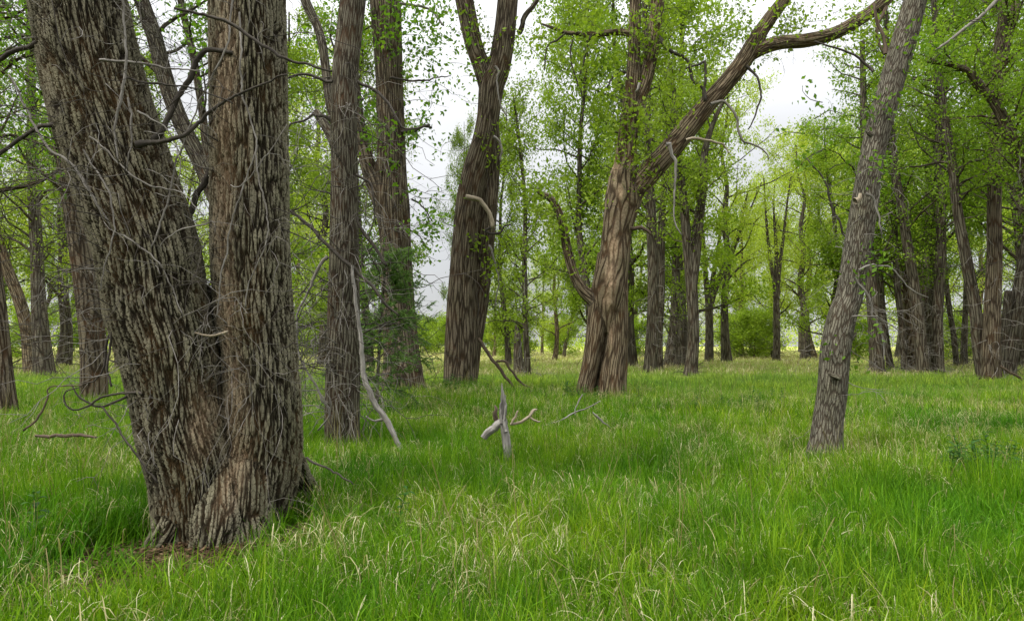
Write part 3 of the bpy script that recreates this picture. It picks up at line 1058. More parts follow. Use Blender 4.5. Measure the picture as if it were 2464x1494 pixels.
    drawn_tree("curving trunk forked into a V, with a broken pale branch stub hanging from it", 19.5,
               [[(1107, 990, 92), (1107, 930, 82), (1110, 850, 82), (1110, 750, 72), (1114, 650, 64), (1120, 560, 60), (1130, 475, 62), (1147, 400, 62), (1164, 340, 58), (1175, 280, 56), (1183, 210, 62),
                 (1198, 170, 58), (1212, 100, 54), (1222, 0, 50), (1232, -150, 44), (1240, -450, 30), (1250, -800, 12)],
                [(1110, 960, 60, .3), (1122, 900, 60, .3), (1136, 820, 52, .3), (1152, 750, 42, .3), (1162, 650, 42, .3), (1170, 560, 44, .3), (1178, 480, 42, .3), (1185, 400, 38, .3), (1187, 340, 36, .3), (1180, 270, 34, .2)],
                [(1186, 260, 40), (1172, 210, 42), (1158, 160, 44), (1138, 100, 44), (1117, 0, 46), (1098, -100, 40), (1070, -350, 26), (1050, -600, 10)]],
               BARK_MID, LEAF_MID, voxel=0.029, seed=41, smooth=2, extra_leaf=ex,
               crown=[(0, 0.72, 1, 14, 3.0, 0.5), (2, 0.5, 1, 10, 2.4, 0.5)], leaf=(6, 0.2, 0.13),
               branches=[([(1120, 473, 13), (1135, 474, 12), (1150, 478, 11), (1165, 497, 11), (1176, 515, 11), (1184, 535, 11), (1185, 549, 10)], -.75, WOOD_PALE),
                         ([(1185, 545, 7), (1168, 558, 6), (1200, 560, 6), (1212, 545, 4), (1230, 540, 3)], -.7, TWIG_DARK),
                         ([(1248, 80, 14), (1262, 45, 13), (1290, 5, 12), (1310, -40, 9)], 0, BARK_FAR),
                         ([(1187, 330, 9), (1200, 338, 6), (1208, 360, 5), (1205, 390, 4)], -.5, TWIG_GREY),
                         ([(1150, 812, 8), (1172, 842, 9), (1195, 872, 8), (1215, 905, 8), (1240, 936, 5)], -.6, WOOD_BROWN),
                         ([(1195, 868, 6), (1215, 874, 6), (1225, 890, 6), (1245, 915, 6), (1275, 932, 4)], -.6, WOOD_BROWN),
                         ([(1190, 160, 8), (1200, 170, 6), (1197, 200, 5), (1205, 250, 4), (1220, 280, 4)], -.5, TWIG_GREY),
                         ([(1175, 590, 5), (1190, 650, 4), (1197, 690, 3), (1190, 740, 3)], -.6, TWIG_GREY)],
               twigs=[(1, 0.3, 0.9, 40, 1.3, 0.9, (0.006, 0.010), 0.4, TWIG_DARK)])
    # broken giant
    def bare(V):
        o = np.zeros(len(V))
        for (u, v, r, rz) in ((1482, 590, .13, .5), (1474, 660, .15, .5), (1470, 720, .17, .4), (1497, 455, .10, .22), (1479, 800, .10, .4), (1490, 385, .12, .3)):
            q = W(u, v, 17.0)
            dx, dz = (V[:, 0] - q[0]) / r, (V[:, 2] - q[2]) / rz
            o = np.maximum(o, np.clip(1.2 - np.sqrt(dx * dx + dz * dz), 0, 1))
        st = 0.5 + 0.3 * np.sin(V[:, 0] * 47 + 2 * np.sin(V[:, 2] * 3)) + 0.2 * np.sin(V[:, 0] * 91 + V[:, 2] * 5)
        o = np.clip(o * (0.3 + 0.8 * st), 0, 0.7)
        return o * (V[:, 1] < 17.9)
    ex = np.vstack([spray(rng, [(1500, 230), (1540, 330), (1530, 420)], 17.3, 170, .42), spray(rng, [(1300, 60), (1360, 80), (1440, 90)], 17.6, 70, .4),
                    spray(rng, [(1580, 20), (1600, 120), (1560, 220)], 17.6, 210, .5), spray(rng, [(1380, 560), (1330, 500), (1400, 520)], 17.4, 70, .4), spray(rng, [(1260, 450), (1320, 470)], 17.6, 50, .3),
                    spray(rng, [(1600, 20), (1640, 120), (1700, 60)], 18.5, 150, .7), spray(rng, [(1330, 0), (1420, 20)], 17.6, 70, .5),
                    spray(rng, [(1790, 60), (1800, 20), (1760, 10)], 17.6, 40, .35), spray(rng, [(1880, 80), (1990, 20), (2080, 60)], 17.5, 80, .45),
                    spray(rng, [(2080, 90), (2150, 150)], 17.5, 80, .5), spray(rng, [(1390, 140), (1410, 220)], 17.4, 40, .35)])
    D = TWIG_DARK
    drawn_tree("broken old giant with split trunk, bare wood patches and one long slanting limb", 17.8,
               [[(1461, 800, 26), (1461, 765, 50), (1462, 730, 74), (1466, 690, 86), (1477, 634, 76), (1484, 558, 72), (1497, 482, 86), (1500, 431, 72), (1506, 390, 56), (1513, 304, 46), (1522, 220, 40), (1526, 120, 30), (1529, 0, 29), (1530, -150, 26), (1520, -420, 18), (1515, -700, 9)],
                [(1402, 985, 58), (1408, 935, 42), (1420, 880, 42), (1428, 830, 44), (1437, 767, 48), (1446, 700, 48), (1457, 610, 40)],
                [(1466, 990, 84), (1470, 935, 62), (1475, 880, 55), (1483, 830, 50), (1486, 767, 50), (1486, 700, 50), (1488, 610, 44)],
                [(1494, 990, 44, .1), (1493, 930, 30, .1), (1496, 870, 30, .1), (1497, 800, 30), (1492, 730, 30)],
                [(1447, 985, 60, .42), (1450, 930, 50, .38), (1456, 850, 50, .32), (1463, 770, 50, .2)],
                [(1510, 340, 36), (1535, 250, 34), (1558, 180, 32), (1572, 90, 34), (1583, 0, 34), (1590, -150, 28), (1600, -420, 18), (1605, -700, 9)],
                [(1494, 540, 60), (1518, 470, 62), (1557, 421, 56), (1607, 365, 52), (1663, 299, 49), (1704, 249, 46), (1744, 203, 43), (1788, 148, 42), (1815, 101, 37), (1848, 51, 33), (1890, -5, 30), (1960, -110, 24), (2020, -250, 14)],
                [(1780, 156, 34), (1800, 136, 34), (1835, 116, 34), (1880, 103, 34), (1940, 98, 34), (2010, 80, 32), (2080, 40, 30), (2130, 0, 32), (2180, -60, 26), (2240, -160, 16)],
                [(1440, 730, 40), (1418, 713, 34), (1398, 692, 28), (1379, 655, 25), (1364, 594, 23), (1351, 528, 20), (1328, 482, 18), (1303, 466, 13), (1290, 458, 8)],
                [(1520, 80, 20), (1480, 78, 16), (1425, 84, 15), (1390, 82, 12), (1359, 79, 10), (1330, 68, 8), (1298, 56, 5)]],
               BARK_WARM, LEAF_MID, voxel=0.0255, seed=51, smooth=3, lobes=0.045, bare=bare, extra_leaf=ex, base_u=1450,
               crown=[(0, 0.72, 1, 12, 2.6, 0.5), (5, 0.5, 1, 12, 2.4, 0.5), (6, 0.85, 1, 6, 2.2, 0.5), (7, 0.75, 1, 6, 2.0, 0.4)], leaf=(6, 0.2, 0.12),
               branches=[([(1425, 84, 9), (1418, 100, 8), (1410, 122, 7), (1402, 150, 5), (1394, 185, 3)], -.1, D),
                         ([(1587, 88, 12), (1595, 110, 10), (1607, 122, 9), (1638, 137, 9), (1650, 150, 8), (1658, 167, 8), (1668, 203, 7), (1690, 215, 7), (1696, 240, 7)], -.3, D),
                         ([(1640, 168, 5), (1680, 158, 5), (1691, 150, 6), (1697, 178, 7), (1696, 215, 8), (1697, 245, 9)], -.4, D),
                         ([(1796, 158, 9), (1806, 168, 7), (1821, 186, 6), (1829, 238, 5), (1815, 284, 4), (1800, 312, 3)], -.3, D),
                         ([(1710, 252, 8), (1735, 248, 7), (1755, 256, 7), (1775, 294, 6), (1790, 335, 6), (1836, 360, 4), (1850, 385, 3)], -.5, TWIG_GREY),
                         ([(1603, 350, 10), (1611, 350, 10), (1615, 375, 8), (1623, 406, 7), (1620, 447, 5), (1618, 497, 4), (1623, 538, 4), (1640, 565, 3)], -.6, WOOD_GREY),
                         ([(1650, 336, 8), (1680, 336, 7), (1704, 340, 6), (1739, 350, 5), (1755, 370, 3)], -.5, WOOD_PALE),
                         ([(1512, 548, 10), (1540, 548, 10), (1560, 556, 8), (1566, 566, 5)], -.2, WOOD_BROWN),
                         ([(1505, 175, 6), (1480, 180, 5), (1460, 210, 4)], -.2, D),
                         ([(1380, 86, 5), (1372, 140, 4), (1385, 190, 4), (1400, 250, 3), (1398, 300, 2)], -.2, D),
                         ([(1359, 79, 5), (1340, 95, 5), (1318, 110, 4), (1310, 170, 3)], -.2, D),
                         ([(1540, 200, 8), (1537, 215, 7), (1530, 222, 6)], -.5, WOOD_GREY),
                         ([(2130, 20, 10), (2112, 60, 8), (2118, 100, 7), (2125, 130, 5)], -.1, WOOD_BROWN)],
               twigs=[(0, 0.35, 0.7, 50, 1.2, 0.8, (0.005, 0.009), 0.5, D), (5, 0.1, 0.6, 30, 1.4, 0.5, (0.005, 0.009), 0.7, D),
                      (6, 0.2, 0.9, 24, 1.3, 0.9, (0.004, 0.007), 0.5, D), (7, 0.2, 0.9, 22, 1.1, 0.9, (0.004, 0.007), 0.4, D), (8, 0.1, 0.6, 24, 1.2, 0.9, (0.004, 0.007), 0.5, D)])
    # leaning grey trunk on the open grass
    ex = np.vstack([spray(rng, [(2110, 230), (2090, 250)], 8.3, 14, .12), spray(rng, [(2075, 400), (2110, 395)], 8.2, 12, .12), spray(rng, [(2120, 600), (2090, 640)], 8.2, 10, .1),
                    spray(rng, [(2180, 120), (2200, 160)], 8.4, 16, .14), spray(rng, [(2270, 60), (2300, 120)], 9.2, 24, .3), spray(rng, [(2055, 240), (2000, 300), (1960, 370)], 8.6, 30, .18),
                    spray(rng, [(2060, 820), (2080, 860)], 8.4, 12, .1)])
    drawn_tree("grey trunk leaning over, standing alone in the grass with small arching twigs", 8.6,
               [[(1984, 1140, 112), (1987, 1085, 84), (1989, 1055, 73), (1993, 1010, 68), (2003, 938, 67), (2011, 837, 68), (2026, 761, 64), (2044, 710, 60), (2061, 609, 61), (2078, 507, 60), (2093, 406, 55), (2116, 304, 57), (2145, 203, 56), (2175, 101, 56), (2203, 0, 52), (2245, -130, 46), (2330, -420, 36), (2420, -800, 20)]],
               BARK_LEAN, LEAF_NEAR, voxel=0.0145, seed=61, smooth=2, lobes=0.035, extra_leaf=ex,
               crown=[(0, 0.78, 1, 14, 2.2, 0.4)], leaf=(4, 0.09, 0.07),
               branches=[([(2065, 650, 5), (2100, 640, 4), (2138, 645, 4), (2169, 665, 3.5), (2199, 696, 3), (2235, 716, 2)], -.2, TWIG_GREY),
                         ([(2015, 905, 16), (1998, 900, 11), (1992, 896, 5)], -.2, BARK_LEAN),
                         ([(2062, 480, 18), (2072, 474, 12), (2070, 465, 6)], -.28, WOOD_PALE),
                         ([(2120, 330, 16), (2092, 322, 9), (2084, 316, 5)], -.1, BARK_LEAN),
                         ([(2040, 820, 14), (2052, 812, 9), (2060, 800, 5)], -.1, BARK_LEAN),
                         ([(2052, 668, 6), (2083, 711, 5), (2105, 769, 4), (2123, 813, 4), (2128, 873, 3)], -.25, TWIG_GREY),
                         ([(2048, 760, 4), (2090, 762, 3), (2120, 775, 3), (2170, 800, 2)], -.3, TWIG_GREY),
                         ([(2085, 465, 8), (2105, 480, 6), (2116, 520, 5), (2122, 570, 3)], -.3, TWIG_GREY),
                         ([(2130, 128, 12), (2127, 100, 8), (2112, 55, 7), (2105, 10, 6)], .1, WOOD_BROWN),
                         ([(2100, 170, 9), (2060, 140, 6), (1990, 110, 5), (1960, 100, 3)], .2, TWIG_DARK),
                         ([(2063, 620, 7), (2030, 560, 5), (2000, 500, 5), (1980, 430, 4), (1940, 380, 3)], .2, TWIG_DARK)],
               twigs=[(0, 0.1, 0.72, 60, 0.8, 0.5, (0.002, 0.005), 0.6, TWIG_GREY)])
    # slanting limbed tree hidden behind the double tree
    drawn_tree("slanting tree standing behind the double cottonwood, limbs showing between its stems", 11.5,
               [[(640, 1060, 74), (628, 980, 64), (610, 780, 60), (575, 600, 54), (520, 470, 46), (488, 400, 40), (452, 330, 37), (425, 270, 38), (395, 180, 38), (372, 90, 37), (340, 0, 34), (300, -120, 30), (240, -500, 20), (220, -800, 10)],
                [(515, 450, 26), (500, 380, 20), (484, 250, 18), (462, 120, 17), (435, 0, 16), (410, -200, 12)]],
               BARK_TEN, LEAF_NEAR, seed=71, lobes=0.05,
               crown=[(0, 0.45, 1, 24, 2.2, 0.45), (1, 0.2, 1, 12, 1.6, 0.4)], leaf=(6, 0.15, 0.085),
               twigs=[(0, 0.2, 0.7, 40, 1.3, 0.5, (0.003, 0.007), 0.8, TWIG_DARK)])
    # trees seen left of the double tree
    drawn_tree("dark split trunk with a rotten red hollow at the picture's edge", 13.5,
               [[(20, 1020, 60), (12, 960, 48), (6, 880, 42), (-4, 780, 40), (-20, 640, 40), (-50, 450, 36), (-70, 200, 34), (-90, -200, 30), (-100, -700, 12)],
                [(-14, 1010, 40), (-16, 950, 34), (-14, 880, 30), (-6, 800, 30)]],
               BARK_MID, LEAF_NEAR, seed=81, lobes=0.06,
               crown=[(0, 0.3, 1, 40, 2.6, 0.3, dict(az=0.2))], leaf=(6, 0.22, 0.10),
               twigs=[(0, 0.15, 0.6, 50, 1.5, 0.4, (0.004, 0.009), 0.9, TWIG_DARK)])
    drawn_tree("pale furrowed trunk wrapped in twigs, standing just past the double cottonwood", 16.5,
               [[(226, 1010, 74), (227, 955, 60), (226, 850, 58), (216, 750, 56), (200, 650, 48), (184, 550, 42), (160, 420, 36), (140, 320, 32), (118, 200, 28), (90, 0, 26), (60, -300, 20), (30, -600, 10)]],
               BARK_MID, LEAF_NEAR, seed=91, lobes=0.05,
               crown=[(0, 0.3, 1, 42, 2.6, 0.35)], leaf=(6, 0.22, 0.10),
               twigs=[(0, 0.1, 0.6, 90, 1.4, 0.6, (0.004, 0.009), 0.7, TWIG_GREY), (0, 0.15, 0.7, 50, 2.2, 0.2, (0.005, 0.010), 1.0, TWIG_DARK)])
    drawn_tree("dark trunk with flared foot, half of a pair near the straw-coloured meadow", 31.0,
               [[(110, 915, 62), (106, 893, 46), (98, 800, 36), (92, 700, 30), (88, 600, 27), (80, 450, 24), (76, 250, 20), (70, 0, 14), (66, -150, 8)]],
               BARK_FAR, LEAF_MID, seed=101, crown=[(0, 0.22, 1, 44, 3.4, 0.35)], leaf=(7, 0.3, 0.13))
    drawn_tree("trunk with reddish broken bark that bends away, other half of the meadow pair", 33.0,
               [[(80, 905, 44), (76, 883, 34), (66, 800, 28), (46, 720, 26), (8, 620, 24), (-20, 500, 22), (-40, 300, 16), (-60, 0, 8)]],
               BARK_WARM, LEAF_MID, seed=102, crown=[(0, 0.25, 1, 34, 3.2, 0.35)], leaf=(7, 0.3, 0.13))
    # right-hand wood: (label, Y, stems, crown spec)
    R = [
        ("brown trunk with shaggy foot, first of the row behind the broken giant", 36, [[(1563, 900, 44), (1565, 880, 32), (1570, 800, 30), (1572, 700, 28), (1570, 600, 26), (1566, 500, 24), (1560, 400, 22), (1556, 200, 18), (1550, 0, 12)]], (0.35, 34, 3.4), LEAF_MID, BARK_FAR),
        ("darker trunk close against the shaggy-footed one", 38, [[(1584, 898, 26), (1584, 800, 22), (1590, 700, 20), (1592, 560, 18), (1600, 400, 14), (1604, 200, 8)]], (0.4, 22, 2.8), LEAF_MID, BARK_FAR),
        ("leafy trunk with a green climbing skirt between two brown trunks", 42, [[(1608, 892, 34), (1612, 860, 26), (1622, 780, 22), (1626, 680, 20), (1624, 540, 18), (1618, 400, 16), (1610, 150, 10)], [(1626, 888, 20), (1622, 840, 16), (1618, 800, 14)]], (0.1, 44, 2.6), LEAF_MID, BARK_FAR),
        ("grey forked trunk with peeling strips, two upright arms in leaf", 32, [[(1663, 905, 40), (1663, 888, 33), (1668, 830, 28), (1668, 760, 27), (1663, 680, 28), (1655, 600, 24), (1648, 520, 22), (1640, 440, 19), (1632, 380, 15), (1620, 200, 10)],
                                                                      [(1666, 680, 26), (1678, 560, 25), (1690, 450, 21), (1695, 370, 17), (1715, 300, 12), (1742, 240, 8)]], (0.4, 30, 2.8), LEAF_MID, BARK_FAR),
        ("thick brown trunk by the hanging limb, upright in the dense wood", 35, [[(2108, 900, 44), (2110, 885, 34), (2105, 800, 28), (2098, 700, 27), (2090, 600, 25), (2085, 520, 22), (2080, 350, 18), (2075, 100, 12)]], (0.3, 36, 3.2), LEAF_DEEP, BARK_FAR),
        ("slim trunk leaning away from the thick brown one, foot swung outward", 37, [[(2147, 896, 22), (2142, 880, 17), (2130, 800, 15), (2120, 700, 14), (2115, 550, 12), (2112, 300, 8)]], (0.35, 20, 2.8), LEAF_DEEP, BARK_FAR),
        ("slender trunk with yellowish foot in the crowded clump", 36, [[(2178, 896, 20), (2176, 880, 16), (2172, 800, 15), (2160, 700, 14), (2154, 580, 13), (2148, 380, 9)]], (0.35, 20, 2.8), LEAF_DEEP, BARK_FAR),
        ("red-brown trunk pressed behind the thickest of the crowded clump", 37, [[(2198, 898, 26), (2194, 880, 20), (2188, 780, 18), (2180, 650, 16), (2176, 450, 12)]], (0.35, 22, 2.8), LEAF_DEEP, BARK_WARM),
        ("thickest trunk of the crowded clump, bent and leaning inwards", 34, [[(2222, 902, 38), (2220, 884, 30), (2211, 780, 27), (2200, 690, 25), (2185, 600, 23), (2170, 500, 20), (2156, 420, 18), (2140, 250, 14), (2130, 0, 9)]], (0.35, 34, 3.2), LEAF_DEEP, BARK_FAR),
        ("dark straight trunk in the gap beside the mossy grey one", 38, [[(2238, 896, 22), (2238, 860, 18), (2242, 740, 16), (2246, 600, 14), (2250, 350, 10)]], (0.35, 22, 2.8), LEAF_DEEP, BARK_FAR),
        ("mossy grey upright trunk at the dense clump's open side", 35, [[(2256, 900, 36), (2256, 880, 28), (2256, 760, 24), (2262, 650, 23), (2265, 500, 21), (2262, 400, 18), (2255, 200, 14), (2250, 0, 8)]], (0.35, 34, 3.2), LEAF_DEEP, BARK_FAR),
        ("thin curved trunk in the clearing between two clumps", 44, [[(2304, 892, 17), (2300, 860, 13), (2294, 800, 12), (2284, 740, 11), (2275, 650, 10), (2265, 450, 7)]], (0.35, 18, 2.8), LEAF_DEEP, BARK_FAR),
        ("small dark stem among shadowed bushes beside the leaning tall tree", 46, [[(2320, 890, 18), (2320, 830, 14), (2325, 700, 12), (2330, 500, 8)]], (0.3, 20, 2.8), LEAF_DEEP, BARK_FAR),
        ("tall sinuous trunk that leans away from its bulky upright partner", 27.5, [[(2368, 925, 36), (2364, 902, 27), (2354, 820, 29), (2346, 740, 27), (2330, 650, 25), (2315, 570, 23), (2300, 480, 22), (2292, 400, 20), (2276, 300, 18), (2262, 200, 15), (2250, 60, 12), (2235, -150, 8)]], (0.38, 36, 3.0), LEAF_DEEP, BARK_FAR),
        ("bulky upright trunk, pale brown, joined at the foot to a sinuous one", 27, [[(2384, 930, 58), (2385, 900, 43), (2386, 800, 38), (2390, 700, 35), (2393, 600, 32), (2392, 500, 30), (2395, 400, 30), (2396, 300, 28), (2400, 150, 24), (2412, 50, 20), (2420, -100, 14)],
                                                                      [(2398, 220, 20), (2420, 120, 18), (2445, 0, 18), (2470, -150, 12)]], (0.42, 40, 3.0), LEAF_DEEP, BARK_MID),
        ("grey trunk slanting outward beyond the bulky upright one", 30, [[(2423, 915, 42), (2426, 890, 34), (2438, 800, 31), (2452, 700, 29), (2470, 600, 27), (2490, 480, 24), (2520, 250, 18), (2540, 0, 10)], [(2412, 890, 22), (2418, 800, 19), (2428, 700, 18)]], (0.35, 36, 3.2), LEAF_DEEP, BARK_FAR),
        ("crooked old tree whose bent limb reaches in high over the bulky trunk", 24, [[(2530, 960, 70), (2520, 880, 52), (2510, 700, 46), (2500, 500, 42), (2468, 400, 38), (2432, 330, 28), (2402, 262, 24), (2372, 222, 20), (2330, 172, 16), (2280, 155, 12), (2232, 148, 8)],
                                                                      [(2505, 520, 40), (2510, 350, 34), (2505, 100, 26), (2500, -200, 16)]], (0.45, 40, 2.6), LEAF_DEEP, BARK_MID),
        ("dim trunk standing in deep shade behind the slanting grey one", 42, [[(2456, 898, 24), (2456, 850, 20), (2460, 700, 18), (2462, 500, 14), (2465, 200, 9)]], (0.3, 26, 3.0), LEAF_DEEP, BARK_FAR),
        ("slim pale stem carrying a bright upright crown in the sky gap", 31, [[(1272, 915, 26), (1270, 893, 17), (1266, 820, 14), (1264, 740, 13), (1262, 620, 12), (1264, 500, 10), (1256, 400, 8), (1245, 300, 6), (1235, 230, 4)]], (0.15, 46, 2.6), LEAF_MID, BARK_FAR),
    ]
    for i, (lab, Y, stems, (t0, cnt, ln), lm, bm) in enumerate(R):
        cr = [(k, t0 if k == 0 else 0.3, 1.0, cnt if k == 0 else max(6, cnt // 3), ln, 0.35) for k in range(len(stems)) if k == 0 or len(stems[k]) > 3]
        drawn_tree(lab, Y, stems, bm, lm, crown=cr, seed=200 + i, leaf=(7, 0.24, 0.135 if Y > 30 else 0.12), lobes=0.05,
                   group="trees of the dense wood beside the meadow" if 1 < 0 else None,
                   twigs=[(0, 0.03, 0.45, 45, 1.5, 0.6, (0.008, 0.014), 0.7, TWIG_DARK if i % 2 else TWIG_GREY)])
    # bare fan-shaped trees at the field's far side
    def vase(label, u, Y, arms, w, seed):
        st = [[(u, 876, w * 1.3), (u, 866, w), (u + 1, 800, w * .85), (u, 730, w * .8)]]
        for a in arms:
            st.append([(u, 760, w * .6)] + a)
        drawn_tree(label, Y, st, BARK_FAR, LEAF_FAR, crown=[(k + 1, 0.35, 1, 8, 2.0, 0.6, dict(bend=(0, 0, 0.12))) for k in range(len(arms))],
                   seed=seed, leaf=(2, 0.35, 0.15), lobes=0.04, twigs=[(0, 0.05, 0.8, 40, 2.4, 0.5, (0.012, 0.02), 0.6, TWIG_DARK)])
    vase("bare fan of slender upright branches above a dark double trunk", 1706, 58,
         [[(1700, 690, 13), (1694, 600, 9), (1684, 450, 4)], [(1712, 690, 12), (1726, 610, 9), (1737, 530, 7), (1748, 440, 4)],
          [(1718, 700, 13), (1742, 640, 10), (1776, 560, 7), (1800, 460, 4)], [(1722, 700, 10), (1758, 620, 8), (1795, 530, 5), (1832, 440, 3)]], 22, 301)
    vase("narrow bare tree split into three stiff prongs at the open glade", 1868, 60,
         [[(1862, 680, 9), (1850, 600, 8), (1842, 500, 5), (1838, 430, 3)], [(1868, 660, 9), (1866, 580, 7), (1860, 480, 4)], [(1874, 660, 10), (1884, 580, 7), (1894, 490, 5), (1904, 420, 3)]], 19, 302)


specific_trees()


# ------------------------------------------------------------------ far trees from a few kinds
def kind_tree(seed, H, r0, clear, limbs, spread, leafk, leaf_size, mat, bark, name="far", sig=0.30, limb_up=0.75):
    rng = np.random.default_rng(seed)
    n = 9
    sp = np.zeros((n, 3))
    sp[:, 2] = np.linspace(-0.3, H * 0.93, n)
    sp[:, :2] = np.cumsum(rng.normal(size=(n, 2)) * H * 0.014, 0)
    rad = np.linspace(r0, r0 * 0.14, n)
    rad[0] *= 1.3
    s = Soup(seed)
    s.tube(sp, rad, sides=12, step=0.6, lobes=0.05)
    L, tw = [], []
    for k in range(limbs):
        t = clear + (0.93 - clear) * (k + rng.uniform(0, 1)) / limbs
        i = min(int(t * (n - 1)), n - 2)
        p = sp[i] + (sp[i + 1] - sp[i]) * (t * (n - 1) - i)
        a = k * 2.4 + rng.uniform(-.5, .5)
        prof = sin(pi * min(1, (t - clear) / (1 - clear) * 0.75 + 0.25)) ** 0.7
        ln = spread * (0.35 + 0.75 * prof) * rng.uniform(0.6, 1.2)
        up = rng.uniform(0.5, 1.0) * limb_up
        b = wander(rng, p, (cos(a), sin(a), up), ln, 7, 0.16, (0, 0, 0.07))
        rr = np.linspace(r0 * 0.32 * (1.1 - t), 0.015, 8)
        s.tube(b, rr, sides=5)
        tt, ll = sprout(rng, b, rr, 0.3, 1.0, 5, ln * 0.42, up=0.3, subs=3, bend=(0, 0, 0.0))
        for q in tt[::2]:
            s.tube(q[0], q[1] * 1.2, sides=3)
        L.append(ll)
    C = np.vstack(L)
    C = C[rng.random(len(C)) < 0.8]
    return s.mesh("trunk", bark), leaves_mesh("crown", C, leafk, sig, leaf_size, rng, mat), \
        (lambda S: S.mesh("twigs", TWIG_DARK))(_tw(seed, sp, rad, H))


def _tw(seed, sp, rad, H):
    S = Soup(seed)
    rng = np.random.default_rng(seed + 9)
    for p, r in cloth_twigs(rng, sp, rad, 0.03, 0.4, 55, 2.0, down=0.5, rmm=(0.012, 0.02), out=0.8, sub=1):
        S.tube(p, r, sides=3)
    return S


KINDS = [
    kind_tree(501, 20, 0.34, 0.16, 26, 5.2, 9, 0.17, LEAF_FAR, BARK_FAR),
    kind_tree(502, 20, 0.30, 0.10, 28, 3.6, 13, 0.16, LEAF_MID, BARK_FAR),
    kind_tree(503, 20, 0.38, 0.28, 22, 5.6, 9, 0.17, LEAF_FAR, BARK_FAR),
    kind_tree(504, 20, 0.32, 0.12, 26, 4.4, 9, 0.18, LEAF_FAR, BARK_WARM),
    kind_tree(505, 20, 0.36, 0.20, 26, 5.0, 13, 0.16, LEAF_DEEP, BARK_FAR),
]
BUSH = kind_tree(520, 4.5, 0.08, 0.02, 20, 2.6, 9, 0.15, LEAF_MID, BARK_FAR, sig=0.3, limb_up=0.5)


def place_kind(k, u, Y, H, label, group, seed, wide=1.0, base=20.0, nm="cottonwood_tree", cat="tree", kinds=KINDS, twigs=True):
    rng = random.Random(seed)
    x, y, z = base_loc(u, Y)
    root = thing(nm, label, cat, (x, y, z - 0.05), group)
    s = H / base
    root.scale = (s * wide, s * wide, s)
    root.rotation_euler = (0, 0, rng.uniform(0, 6.28))
    tr, cr, tg = kinds[k] if kinds is KINDS else kinds
    link("trunk", tr, root)
    link("crown", cr, root)
    if twigs:
        link("twigs", tg, root, kind="stuff")
    return root


